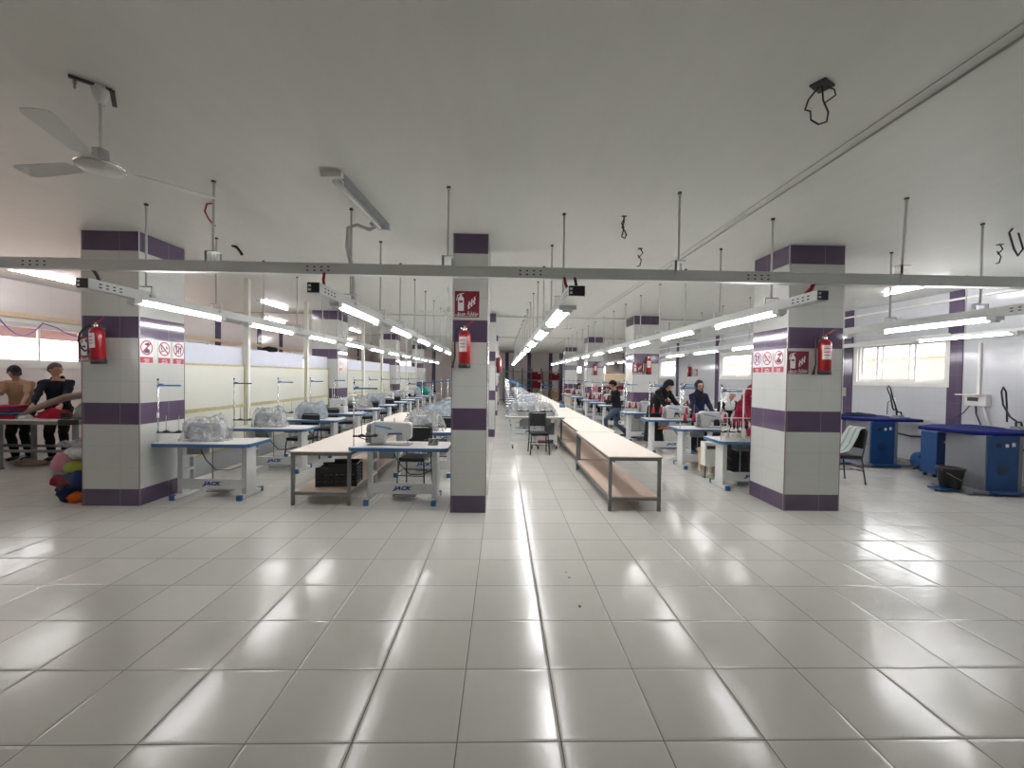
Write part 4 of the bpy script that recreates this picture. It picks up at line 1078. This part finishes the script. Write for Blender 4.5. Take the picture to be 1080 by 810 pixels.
# wall electrics
t = thing('switch_box', 'white electrical box with open lid on the right wall', 'electrical box', (8.9, 7.58, 1.32), 0)
mb('alu').box(-.10, -.004, -.19, .17, 0, .22).build('housing', t, bevel=.01); mb('alu').box(-.26, -.09, -.17, .20, .20, .215).build('lid', t)
mb('dark').box(-.104, -.10, -.06, .12, .09, .16).build('breaker_row', t); mb('cable').tube([(-.05, .02, 0), (-.06, .0, -.15), (-.08, -.10, -.34)], .012, 6).tube([(-.05, .12, 0), (-.06, .22, -.15), (-.1, .34, -.26)], .009, 6).build('cable', t)
mb('alu').tube([(-.04, -.1, 0), (-.05, -.16, -.2), (-.05, -.22, -.34)], .016, 6).build('conduit', t)
tag(mb('alu').box(8.86, 8.9, 7.555, 7.60, 1.54, 2.50).build('cable_trunking'), 'vertical white trunking rising from the electrical box', 'trunking')
t = thing('wall_socket', 'white wall socket with black plug behind the further ironing table', 'socket', (8.9, 9.27, 1.34), 0)
mb('alu').box(-.02, 0, -.06, .06, -.04, .05).build('plate', t, bevel=.004); mb('cable').tube([(-.02, 0, .0), (-.06, 0, .0), (-.08, .08, -.06), (-.08, .09, -.34)], .008, 6).build('cord', t)
t = thing('switch_box', 'white electrical box on the right wall behind the chair with the cloth', 'electrical box', (8.9, 10.75, 1.36), 0)
mb('alu').box(-.12, 0, -.16, .16, 0, .22).build('housing', t, bevel=.01); mb('dark').box(-.124, -.12, -.10, .10, .07, .15).build('breaker_row', t)
# chair with draped cloth beside the right column
place(CHAIR, USED, (5.92, 7.12, 0), -PI/2, 'black metal chair with striped cloth over it beside the right column')
def drape(loc, rz, label, pts, wdt, m, seed):
    b = mb(m); rings = []; n = 9
    rows_ = []
    for i, (y, z) in enumerate(pts):
        row = []
        for j in range(n):
            u = j/(n-1)-.5
            row.append(b.bm.verts.new((u*wdt*(1-.25*i/len(pts)*0)+.012*noise.noise(Vector((i*.9, j*.7, seed))), y+.022*noise.noise(Vector((i*1.1, j*.9, seed+4)))+.012*math.sin(j*1.9), z+.01*noise.noise(Vector((i, j, seed+9))))))
        rows_.append(row)
    for A, B in zip(rows_, rows_[1:]):
        for j in range(n-1):
            f = b.bm.faces.new((A[j], A[j+1], B[j+1], B[j])); f.smooth = True
    o = b.build('cloth', loc=loc); o.rotation_euler = (0, 0, rz)
    s = o.modifiers.new('thickness', 'SOLIDIFY'); s.thickness = .006
    return tag(o, label, 'cloth')
drape((5.92, 7.12, 0), -PI/2, 'grey and green striped cloth hanging over the chair beside the right column', [(.34, .66), (.33, .80), (.32, .92), (.27, .965), (.20, .93), (.14, .80), (.08, .68), (.0, .57), (-.10, .535), (-.20, .52), (-.255, .44), (-.27, .22)], .30, 'plaid', 2)

# ------------------------------------------------------------------ cutting place by the left windows
t = thing('work_table', 'pale topped steel work table in front of the two men', 'table', (-9.72, 7.5, 0), 0)
mb('top').box(0, 2.28, 0, .62, .855, .87).use(M['steel']).box(0, 2.28, 0, .62, .835, .855).build('tabletop', t)
f = mb('steel')
for z in (.79, .30): f.box(.03, 2.25, .02, .06, z, z+.045).box(.03, 2.25, .56, .60, z, z+.045).box(.03, .07, .02, .60, z, z+.045).box(2.21, 2.25, .02, .60, z, z+.045)
f.build('frame', t)
for x in (.05, .92, 2.22):
    for y in (.04, .58): mb('steel').box(x-.03, x+.03, y-.03, y+.03, .02, .835).use(M['black']).box(x-.045, x+.045, y-.04, y+.04, 0, .02).build('leg', t)
mb('black').box(1.98, 2.30, -.02, .02, .80, .885).box(1.98, 2.30, .0, .30, .871, .885).build('end_clamp', t)
t = thing('cloth_cutter', 'black cloth cutter standing on the corner of the work table', 'tool', (-7.80, 7.66, .871), 0)
mb('black').box(-.08, .08, -.06, .06, .015, .03).box(-.05, .05, -.04, .04, .03, .13).build('body', t, bevel=.008)
def folded(x, y, z, w, d, h, m, label, rz=0, grp=None):
    b = mb(m); b.box(-w/2, w/2, -d/2, d/2, 0, h)
    o = b.build('folded_garment', loc=(x, y, z), bevel=min(.02, h*.45), seg=3); o.rotation_euler = (0, 0, rz)
    return tag(o, label, 'garment', grp)
z = .871
seq = [('redcl', .028), ('redcl', .026), ('bluecl', .04), ('greycl', .012), ('bluecl', .045), ('redcl', .03), ('bluecl', .03), ('redcl', .02)]
pl = ['bottom of', 'second from the bottom of', 'third from the bottom of', 'thin grey layer in', 'dark blue, middle of', 'third from the top of', 'second from the top of', 'topmost in']
for k, (m, h) in enumerate(seq):
    folded(-8.92+rnd.uniform(-.015, .015), 7.78, z, .46, .34, h, m, '%s folded garment, %s the stack on the work table' % ('red' if m == 'redcl' else 'dark blue' if m == 'bluecl' else 'grey', pl[k]), rnd.uniform(-.06, .06), 'folded garments in the stack'); z += h
heap('garment', 'dark blue and red garment crumpled at the left edge of the work table', 'garment', (-9.38, 7.86, .871), (.20, .16, .08), 'bluecl', 5)
heap('garment', 'red garment spread at the left edge of the work table', 'garment', (-9.36, 7.62, .871), (.20, .08, .05), 'redcl', 15)
heap('garment', 'crumpled red garment on the work table near the column', 'garment', (-8.15, 7.86, .871), (.32, .18, .14), 'redcl', 6)
heap('garment', 'white crumpled fabric between the two men', 'garment', (-8.58, 7.74, .871), (.10, .09, .08), 'whitecl', 7)
heap('garment', 'grey fabric bundle on the work table at the column', 'garment', (-7.72, 7.95, .871), (.18, .14, .24), 'greycl', 9)
t = thing('fabric_roll', 'slanting brown fabric roll lying on the red garment', 'fabric roll', (0, 0, 0), 0)
mb('browncl').tube([(-8.66, 7.68, .90), (-8.45, 7.72, 1.03), (-8.2, 7.78, 1.15), (-7.95, 7.85, 1.26), (-7.65, 7.9, 1.31)], [.025, .045, .06, .065, .065], 12).build('roll', t)
heap('fabric_bundle', 'brown fabric bundle on the floor under the work table', 'fabric', (-8.62, 7.86, 0), (.30, .14, .10), 'browncl', 21)
heap('fabric_bundle', 'pale fabric on the floor behind the work table', 'fabric', (-8.3, 8.5, 0), (.3, .2, .08), 'whitecl', 23)
# transparent bag of clothes
t = thing('clothes_bag', 'clear plastic bag stuffed with coloured clothes beside the left column', 'bag', (-5.72, 5.78, 0), .1)
def blob(m, c, r, seed, name):
    b = mb(m)
    def f(p):
        k = 1+.28*noise.noise(Vector((p.x*8+seed, p.y*8, p.z*8)))+.10*noise.noise(Vector((p.x*22+seed, p.y*22, p.z*22)))
        return p*k
    b.ball(c, tuple(q*1.18 for q in r), 20, 12, f); return b.build(name, t)
blob('navy', (0, 0, .17), (.19, .16, .16), 1, 'clothes'); blob('bluecl', (.08, -.05, .33), (.15, .13, .12), 2, 'clothes'); blob('maroon', (-.08, -.06, .30), (.14, .12, .08), 3, 'clothes')
blob('lime', (.06, -.10, .475), (.13, .07, .065), 4, 'clothes'); blob('pinkcl', (-.10, -.05, .53), (.11, .11, .12), 5, 'clothes'); blob('orange', (.09, -.13, .09), (.10, .05, .07), 6, 'clothes'); blob('greycl', (-.1, 0, .42), (.12, .13, .1), 7, 'clothes'); blob('whitecl', (.03, 0, .66), (.14, .12, .08), 8, 'clothes')
b = mb('bagclear')
def f(p):
    k = 1+.10*noise.noise(Vector((p.x*6+3, p.y*6, p.z*6)))+.07*abs(noise.noise(Vector((p.x*15+3, p.y*15, p.z*10))))
    return Vector((p.x*k*(1 if p.z < .1 else 1-(p.z-.1)*.5), p.y*k, p.z*k))
b.ball((0, 0, .385), (.235, .21, .385), 36, 22, f)
for v in b.bm.verts:
    v.co.z = max(v.co.z, .003)
    if v.co.z > .72: v.co.x += .03*math.sin(v.co.x*60)
b.build('plastic_bag', t)
heap('plastic_sheet', 'white plastic sheet crumpled on top of the clothes bag', 'plastic sheet', (-5.74, 5.78, .72), (.19, .15, .09), 'plastic', 31, amp=.6)

# ------------------------------------------------------------------ far end: rack and its goods
t = thing('storage_rack', 'long metal storage rack against the far wall', 'rack', (.1, 30.2, 0), 0)
for z in (.22, .87, 1.47, 2.08): mb('rack').box(0, 4.1, 0, .7, z, z+.05).build('shelf', t)
for x in (0, .68, 1.36, 2.05, 2.73, 3.41, 4.06):
    mb('lbrown').box(x, x+.05, 0, .04, 0, 2.35).use(M['lbrown']).box(x, x+.05, .66, .70, 0, 2.35).build('upright', t)
def carton(x, y, z, w, d, h, m, name, label, grp=None, cat='box'):
    t_ = thing(name, label, cat, (x, y, z), 0, grp)
    mb(m).box(0, w, 0, d, 0, h).build('body', t_, bevel=.03); mb('whitecl').box(w*.5, w*.75, -.012, 0, h*.82, h*.95).build('tag', t_); return t_
carton(2.20, 30.25, 1.52, .80, .6, .55, 'maroon', 'fabric_bale', 'maroon fabric bale on the second highest shelf of the far rack, left one', 'maroon bales')
carton(2.20, 30.25, .92, .85, .6, .55, 'maroon', 'fabric_bale', 'maroon fabric bale on the far rack below another bale', 'maroon bales')
carton(3.45, 30.25, 1.52, .72, .6, .50, 'maroon', 'fabric_bale', 'maroon fabric bale on the far rack at its right end', 'maroon bales')
carton(3.50, 30.25, .27, .62, .6, .52, 'card', 'cardboard_box', 'brown cardboard box on the low shelf of the far rack')
# goods between the far columns on the worker side
for k, (x, y, z, w, d, h, m, nm, lab) in enumerate((
    (6.0, 24.3, 1.50, 1.25, .5, .50, 'beige', 'box', 'long beige box lying on top of the far white shelving'),
    (6.2, 24.35, 2.0, .9, .4, .06, 'card', 'box', 'flat brown box on top of the long beige box'))):
    carton(x, y, z, w, d, h, m, 'storage_box', lab)
t = thing('storage_shelf', 'white shelving unit holding maroon fabric between the far columns', 'shelf', (5.7, 24.25, 0), 0)
mb('alu').box(0, 1.9, 0, .6, 1.46, 1.50).box(0, 1.9, 0, .6, 1.02, 1.05).box(0, 1.9, 0, .6, .5, .53).build('shelf', t)
for x in (0, 1.86):
    for y in (0, .56): mb('alu').box(x, x+.04, y, y+.04, 0, 1.46).build('upright', t)
for i in range(6):
    folded(5.90+i*.29, 24.5, 1.05, .27, .4, .20+.03*(i % 3), 'maroon', 'maroon fabric bundle on the white shelving behind the walking person', 0, 'maroon bundles on the white shelving')
for i in range(6):
    folded(3.95+i*.29, 24.6, .80, .27, .4, .22+.04*(i % 2), 'maroon', 'maroon fabric bundle piled on the far side behind the worker row', 0, 'maroon bundles behind the worker row')
tag(mb('beige').box(3.75, 5.65, 24.25, 24.95, 0, .80).build('low_cabinet', bevel=.01), 'low beige cabinet under the maroon bundles far behind the worker row', 'cabinet')
t = thing('bucket', 'violet bucket on the floor between the worker row and the bench', 'bucket', (2.95, 14.3, 0), 0)
mb('violet').lathe([(.12, 0), (.16, .30), (.17, .31), (.17, .33), (.15, .33), (.11, .02)], seg=18).build('body', t); mb('mgrey').tube([(-.16, 0, .3), (0, -.16, .2), (.16, 0, .3)], .005, 5).build('handle', t)
for k, (x, y) in enumerate(((3.0, 12.9), (2.95, 15.6), (3.0, 17.4))):
    t = thing('fabric_basket', 'dark open basket beside the worker row, ' + ('nearest the walking person', 'behind the violet bucket', 'farthest one')[k], 'basket', (x, y, 0), 0, 'dark baskets by the worker row')
    mb('black').box(-.22, .22, -.16, .16, 0, .20).box(-.24, .24, -.18, .18, .19, .215).build('body', t); mb('maroon').box(-.18, .18, -.12, .12, .2, .25).build('cloth_fill', t, bevel=.02)
heap('garment', 'orange garment on the third worker row table shelf', 'garment', (4.25, 10.6, .46), (.35, .15, .06), 'orange', 41)
# green covered machine in the far left rows
heap('green_cover', 'green cloth cover over a machine far down the partition row', 'cover', (-3.95, 20.85, .802), (.32, .24, .34), 'greencl', 43, amp=.2)
heap('garment', 'black bag resting on top of the partition', 'bag', (-4.97, 9.05, 2.2), (.18, .10, .10), 'blackcl', 44)

# specks of dirt on the near floor
for k, (x, y, s, m, lab) in enumerate(((.61, 3.62, .014, 'dark', 'dark chip on the floor tiles in front of the aisle, farther one'), (.60, 3.72, .010, 'dark', 'tiny dark chip on the floor tiles in front of the aisle'), (.62, 3.16, .018, 'dark', 'dark leaf like chip on the floor tiles in front of the aisle, nearer one'))):
    heap('chip', lab, 'chip', (x, y, 0), (s, s*.6, .003), m, k, k*.7)

# ================================================================== people
def etube(w, path, radii, side=(1, 0, 0), seg=14):
    """tapered tube of elliptical sections; radii = (along side, across side)"""
    path = [Vector(p) for p in path]; rings = []
    for i, p in enumerate(path):
        d = (path[min(i+1, len(path)-1)] - path[max(i-1, 0)]).normalized()
        a = Vector(side); a = (a-d*a.dot(d))
        a = a.normalized() if a.length > 1e-4 else d.orthogonal().normalized()
        b = d.cross(a); r = radii[i]; ra, rb = r if isinstance(r, tuple) else (r, r)
        rings.append([w.bm.verts.new(p+a*(ra*math.cos(2*PI*k/seg))+b*(rb*math.sin(2*PI*k/seg))) for k in range(seg)])
    return w.loft(rings)
def remesh(w, name, vox, parent, m, disp=0.):
    """fuse the pieces into one continuous skin"""
    tmp = bpy.data.objects.new(name, w.mesh(name))
    r = tmp.modifiers.new('r', 'REMESH'); r.mode = 'VOXEL'; r.voxel_size = vox; r.use_smooth_shade = True
    s = tmp.modifiers.new('s', 'SMOOTH'); s.iterations = 3; s.factor = .5
    me = baked(tmp)
    me.materials.clear(); me.materials.append(M[m]); me.name = name
    if disp:
        nr = [v.normal.copy() for v in me.vertices]
        for v, n_ in zip(me.vertices, nr):
            v.co += n_*(disp*noise.noise(Vector((v.co.x*9, v.co.y*9, v.co.z*16))))
    for p in me.polygons: p.use_smooth = True
    o = bpy.data.objects.new(name, me); COL.objects.link(o); o.parent = parent
    return o
def ik(a, c, l1, l2, pole):
    a, c = Vector(a), Vector(c); d = c-a; L = min(d.length, (l1+l2)*.995); d = d.normalized(); c = a+d*L
    x = (l1*l1-l2*l2+L*L)/(2*L); h = math.sqrt(max(l1*l1-x*x, 0))
    p = Vector(pole); p = (p-d*p.dot(d)).normalized()
    return a+d*x+p*h, c
def person(loc, rz, label, top='hoodie', legs='jeans', hair='short', hairm='hair', lean=.1, headyaw=0., headpitch=.2, hands=((-.2, -.4, 1.0), (.2, -.4, 1.0)),
           hip=.93, feet=((-.1, .0), (.1, .0)), short=False, seated=False, s=1., hood=False, scarf=None, vox=.010, robe=False, dims=1.):
    t = thing('person', label, 'person', loc, rz); t.scale = (s, s, s)
    P = Vector((0, 0, hip))
    def up(dist, ln): return Vector((0, -math.sin(ln)*dist, math.cos(ln)*dist))
    waist = P+up(.16, lean*.5); chest = waist+up(.24, lean); neck = chest+up(.155, lean*1.05); hb = neck+up(.065, lean*.7+.05)
    shL, shR = chest+up(.085, lean)+Vector((-.18, 0, 0)), chest+up(.085, lean)+Vector((.18, 0, 0))
    HC = hb+Vector((0, -.015-.05*math.sin(headpitch), .085*math.cos(headpitch)))
    Hm = Matrix.Translation(HC) @ Matrix.Rotation(headyaw, 4, 'Z') @ Matrix.Rotation(headpitch, 4, 'X') @ Matrix.Scale(1.07, 4)
    body = MB().use(M['skin']); clo = MB().use(M[top]); tro = MB().use(M[legs])
    # trunk
    tp = [P+Vector((0, 0, -.06)), P, waist, chest, chest+up(.09, lean), chest+up(.15, lean), neck]
    etube(body, tp, [(.13, .09), (.15, .105), (.125, .09), (.15, .105), (.16, .10), (.11, .075), (.055, .055)])
    etube(body, [neck-up(.04, lean), neck, hb, HC], [.056, .054, .052, .05])
    etube(clo, [P+Vector((0, 0, -.07)), P, waist, chest, chest+up(.09, lean), chest+up(.14, lean), neck+up(-.005, lean)], [(.17, .13), (.175, .135), (.16, .125), (.18, .132), (.18, .125), (.13, .10), (.07, .07)])
    # arms with hands
    for sx, sh, hd in ((-1, shL, hands[0]), (1, shR, hands[1])):
        el, wr = ik(sh, hd, .29, .26, (sx*.4, .5, -.8))
        etube(body, [sh, (sh+el)/2, el, (el+wr)/2, wr], [.050, .046, .038, .034, .025])
        ce = el if short else wr
        pth = [sh+Vector((-sx*.04, 0, .0)), sh, (sh*.6+el*.4), el] if short else [sh+Vector((-sx*.04, 0, .0)), sh, (sh+el)/2, el, (el+wr)/2, wr+(el-wr)*.06]
        if short: pth[-1] = sh*.25+el*.75
        etube(clo, pth, [.07, .075, .072, .066] if short else [.068, .072, .062, .056, .048, .042])
        d = (wr-el).normalized(); sd = Vector((sx, 0, 0)); sd = (sd-d*sd.dot(d)).normalized(); nr = d.cross(sd)
        if nr.z < 0: nr = -nr
        palm = wr+d*.085
        etube(body, [wr, wr+d*.03, wr+d*.07, palm], [(.024, .019), (.036, .017), (.041, .016), (.038, .013)], side=sd)
        for k, L in enumerate((.058, .072, .078, .068)):
            o_ = palm-d*.01+sd*((k-1.5)*.0195)*(-1)
            etube(body, [o_, o_+d*L*.45-nr*.004, o_+d*L*.8-nr*.022, o_+d*L*.95-nr*.036], [.0092, .009, .0085, .0075], side=sd, seg=8)
        th = wr+d*.025-sd*.03
        etube(body, [th, th+d*.028-sd*.02-nr*.008, th+d*.055-sd*.024-nr*.018], [.012, .0105, .009], side=sd, seg=8)
    # legs
    shoes = []
    for sx, ft in ((-1, feet[0]), (1, feet[1])):
        hj = P+Vector((sx*.09, 0, -.04))
        fz = .09+(ft[2] if len(ft) > 2 else 0)
        kn, an = ik(hj, (ft[0], ft[1], fz), .44, .42, (0, -1, .1))
        etube(body, [hj, (hj+kn)/2, kn, (kn+an)/2, an], [.078, .070, .052, .050, .036])
        etube(tro, [hj+Vector((0, 0, .06)), hj, (hj+kn)/2, kn, (kn+an)/2, an+Vector((0, 0, -.01))], [(.10, .115), (.10, .11), .088, .068, .064, .056])
        etube(body, [an, an+Vector((0, -.04, -.04)), an+Vector((0, -.15, -.06))], [(.035, .035), (.04, .03), (.038, .018)])
        shoes.append(an)
    etube(tro, [P+Vector((0, 0, -.10)), P, P+up(.06, 0)], [(.165, .125), (.165, .125), (.15, .115)])
    # head
    def T(p): return Hm @ Vector(p)
    def headshape(p):
        x, y, z = p
        if z < 0: x *= 1-.30*(-z/.115); y = y*(1-.12*(-z/.115)) - .008*(-z/.115)
        if y < 0: y *= .92
        return Vector((x, y, z))
    k0 = len(body.bm.verts); body.ball((0, 0, .02), (.077, .096, .118), 24, 16, headshape)
    etube(body, [(0, -.082, .035), (0, -.098, .005), (0, -.108, -.012), (0, -.095, -.022)], [.008, .011, .014, .012], seg=8)
    for sx in (-1, 1):
        body.ball((sx*.078, .008, .01), (.010, .02, .03), 10, 6); etube(body, [(sx*.055, -.072, .045), (sx*.03, -.086, .048), (sx*.012, -.086, .043)], [.008, .009, .008], seg=6)
    etube(body, [(-.024, -.083, -.045), (0, -.092, -.043), (.024, -.083, -.045)], [.006, .008, .006], seg=6)
    body.ball((0, -.075, -.082), (.025, .02, .02), 10, 6)
    body.bm.verts.ensure_lookup_table()
    for v in body.bm.verts[k0:]: v.co = Hm @ v.co
    remesh(body, 'body', vox*.7, t, 'skin')
    ey = mb('dark')
    for sx in (-1, 1): ey.ball(T((sx*.031, -.083, .03)), (.011, .008, .006), 8, 6)
    ey.build('eyes', t)
    lp = mb('maroon')
    etube(lp, [T((-.022, -.088, -.046)), T((0, -.098, -.044)), T((.022, -.088, -.046))], [.003, .005, .003], seg=6); lp.build('lips', t)
    # hair or scarf
    hr = MB().use(M[hairm])
    if hair == 'hijab':
        def fs(p):
            if p.y < -.02 and abs(p.x) < .075 and -.10 < p.z < .075: p = Vector((p.x*1.0, -.035 if abs(p.x) < .055 else p.y*.6, p.z))
            return p
        hr.ball((0, .012, .02), (.098, .118, .14), 24, 16, fs)
        etube(hr, [(0, .0, -.07), (0, .0, -.13), (0, .0, -.17)], [(.085, .085), (.10, .09), (.11, .10)])
        hr.bm.verts.ensure_lookup_table()
        for v in hr.bm.verts: v.co = Hm @ v.co
        etube(hr, [neck+up(.03, lean), neck-up(.03, lean), chest+up(.06, lean), chest-up(.02, lean)], [(.09, .085), (.15, .11), (.19, .14), (.19, .15)])
        remesh(hr, 'headscarf', vox, t, hairm, .008)
    else:
        big = 1.1 if hair == 'thick' else 1.0
        def fh(p):
            lim = .035 if p.y < -.03 else (.0 if abs(p.x) > .05 and p.y < .03 else -.05)
            if p.z < lim: p = Vector((p.x*.86, p.y*.80+.012, max(p.z, -.07)))
            return p
        hr.ball((0, .006, .03), (.083*big, .100*big, .116*big), 24, 16, fh)
        if hair == 'cap': etube(hr, [(-.0, -.07, .075), (0, -.12, .065), (0, -.155, .055)], [(.07, .012), (.065, .010), (.05, .006)])
        hr.bm.verts.ensure_lookup_table()
        for v in hr.bm.verts: v.co = Hm @ v.co
        remesh(hr, 'cap' if hair == 'cap' else 'hair', vox*.8, t, hairm, .006)
    if hood:
        etube(clo, [neck+up(-.02, lean)+Vector((0, .05, 0)), neck+up(.03, lean)+Vector((0, .055, 0)), neck+up(.06, lean)+Vector((0, .06, 0))], [(.10, .06), (.105, .06), (.07, .04)])
    if robe: etube(tro, [P+Vector((0, 0, .05)), P+Vector((0, 0, -.3)), (0, 0, .35), (0, 0, .12)], [(.17, .14), (.20, .19), (.22, .22), (.24, .24)])
    remesh(clo, 'shirt' if short else 'jacket', vox, t, top, .016)
    remesh(tro, 'trousers', vox, t, legs, .010)
    for a in shoes:
        w = mb('dark'); etube(w, [a+Vector((0, .05, -.045)), a+Vector((0, 0, -.04)), a+Vector((0, -.08, -.055)), a+Vector((0, -.17, -.062)), a+Vector((0, -.20, -.065))], [(.03, .03), (.045, .048), (.047, .034), (.045, .027), (.02, .012)])
        w.build('shoe', t)
    return t
person((-9.34, 8.38, 0), .3, 'person in a tan short sleeved shirt and dark cap bending over the work table', top='tan', legs='blackcl', hair='cap', hairm='hoodie', lean=.28, headpitch=.6, headyaw=.8,
       hands=((-.16, -.50, .99), (.24, -.46, .99)), short=True, s=1.04, hip=.95)
m2 = person((-8.70, 8.44, 0), .45, 'person in a dark hooded jacket looking aside behind the work table', top='hoodie', legs='blackcl', hair='short', hairm='hairg', lean=.22, headpitch=.15, headyaw=1.2,
       hands=((-.16, -.55, .98), (.20, -.52, 1.0)), s=1.06, hood=True, hip=.95)
mb('conew').box(-.245, -.235, -.12, -.06, 1.28, 1.46).build('sleeve_stripe', m2)
person((3.42, 12.35, 0), -.62*PI, 'person in a black jacket and jeans walking beside the worker row', top='blackcl', legs='jeans', hair='thick', lean=.14, headpitch=.45,
       hands=((-.12, -.36, 1.06), (.12, -.36, 1.08)), feet=((-.1, .30, .02), (.1, -.26)), s=.985, hip=.86, vox=.010)
person((3.95, 10.75, 0), .5, 'person in black bending far over a table in the worker row', top='blackcl', legs='blackcl', hair='hijab', hairm='blackcl', lean=.72, headpitch=.9,
       hands=((-.22, -.70, .86), (.24, -.68, .86)), s=1.06, robe=True, vox=.012)
person((4.72, 9.95, 0), .1, 'person in a dark blue headscarf standing upright in the worker row', top='navy', legs='blackcl', hair='hijab', hairm='hoodie', lean=.04, headpitch=.1,
       hands=((-.15, -.34, 1.0), (.2, -.36, 1.0)), s=.96, robe=True, vox=.012)
person((4.30, 7.45, 0), .45, 'person in a dark red headscarf leaning over the nearest worker row table', top='maroon', legs='blackcl', hair='hijab', hairm='maroon', lean=.38, headpitch=.8,
       hands=((-.2, -.52, .95), (.15, -.55, .95)), s=.97, robe=True)
person((4.66, 8.72, 0), .1, 'person with a white cap bowed behind the dark red headscarf', top='blackcl', legs='blackcl', hair='hijab', hairm='whitecl', lean=.5, headpitch=.7,
       hands=((-.2, -.5, .9), (.15, -.5, .9)), s=.92, robe=True, vox=.012)
for k, (x, y, tp, hm, lab) in enumerate(((4.1, 15.15, 'blackcl', 'blackcl', 'person in black sitting at the fifth worker row table'), (4.2, 16.75, 'maroon', 'hoodie', 'person in maroon and dark scarf sitting at the sixth worker row table'),
        (4.05, 18.15, 'hoodie', 'pinkcl', 'person with a pink scarf sitting at the seventh worker row table'), (4.2, 20.95, 'navy', 'hair', 'person in navy sitting at the eighth worker row table'),
        (4.1, 22.55, 'blackcl', 'blackcl', 'person in black sitting at the ninth worker row table'))):
    person((x, y, 0), .1*k-.2, lab, top=tp, legs='blackcl', hair='hijab' if k != 3 else 'short', hairm=hm, lean=.25, headpitch=.45, hands=((-.2, -.45, .86), (.18, -.46, .86)), hip=.59, feet=((-.12, -.42), (.12, -.42)), vox=.016)
    place(CHAIR, USED, (x, y+.02, 0), .1*k-.2, 'black metal chair under the ' + lab.split(' sitting')[0], 'occupied chairs in the worker row')

# ================================================================== light
w = bpy.data.worlds.new('sky'); w.use_nodes = True; SC.world = w
bg = w.node_tree.nodes['Background']; bg.inputs[0].default_value = (.97, .98, 1, 1); bg.inputs[1].default_value = 5.
sun = bpy.data.lights.new('sun', 'SUN'); sun.energy = 6; sun.angle = .01; sun.color = (1, .9, .78)
so = bpy.data.objects.new('sun', sun); COL.objects.link(so)
so.rotation_euler = Vector((.25, -.45, .86)).to_track_quat('Z', 'Y').to_euler()
# daylight portals at the windows (they only guide the sampling of the sky)
def portal(name, loc, rot, sx, sy):
    l = bpy.data.lights.new(name, 'AREA'); l.shape = 'RECTANGLE'; l.size = sx; l.size_y = sy; l.cycles.is_portal = True
    o = bpy.data.objects.new(name, l); COL.objects.link(o); o.location = loc; o.rotation_euler = rot
for (a, b, c, d) in WL: portal('window_portal', (X0-.21, (a+b)/2, (c+d)/2), (PI/2, 0, -PI/2), b-a, d-c)
for (a, b, c, d) in WR: portal('window_portal', (X1+.21, (a+b)/2, (c+d)/2), (PI/2, 0, PI/2), b-a, d-c)

# ================================================================== camera
f, yaw, pitch, roll = 441.53, .02417, -.01849, .01378
cy, sy, cp, sp = math.cos(yaw), math.sin(yaw), math.cos(pitch), math.sin(pitch)
F = Vector((sy*cp, cy*cp, sp)); R = Vector((cy, -sy, 0)); U = R.cross(F)
R, U = R*math.cos(roll)+U*math.sin(roll), U*math.cos(roll)-R*math.sin(roll)
cam = bpy.data.cameras.new('camera'); cam.sensor_width = 36; cam.lens = f/1080*36; cam.clip_start = .05; cam.clip_end = 200
co = bpy.data.objects.new('camera', cam); COL.objects.link(co)
mx = Matrix((R, U, -F)).transposed().to_4x4(); mx.translation = (0, 0, 1.755)
co.matrix_world = mx
SC.camera = co
bpy.data.scenes.remove(TS)
SC.view_settings.view_transform = 'Standard'; SC.view_settings.look = 'None'; SC.view_settings.gamma = 1
SC.view_settings.use_curve_mapping = False; SC.view_settings.exposure = .88
SC.cycles.max_bounces = 10; SC.cycles.diffuse_bounces = 6; SC.cycles.glossy_bounces = 4; SC.cycles.transparent_max_bounces = 24
SC.cycles.sample_clamp_indirect = 12
SC.cycles.use_denoising = True
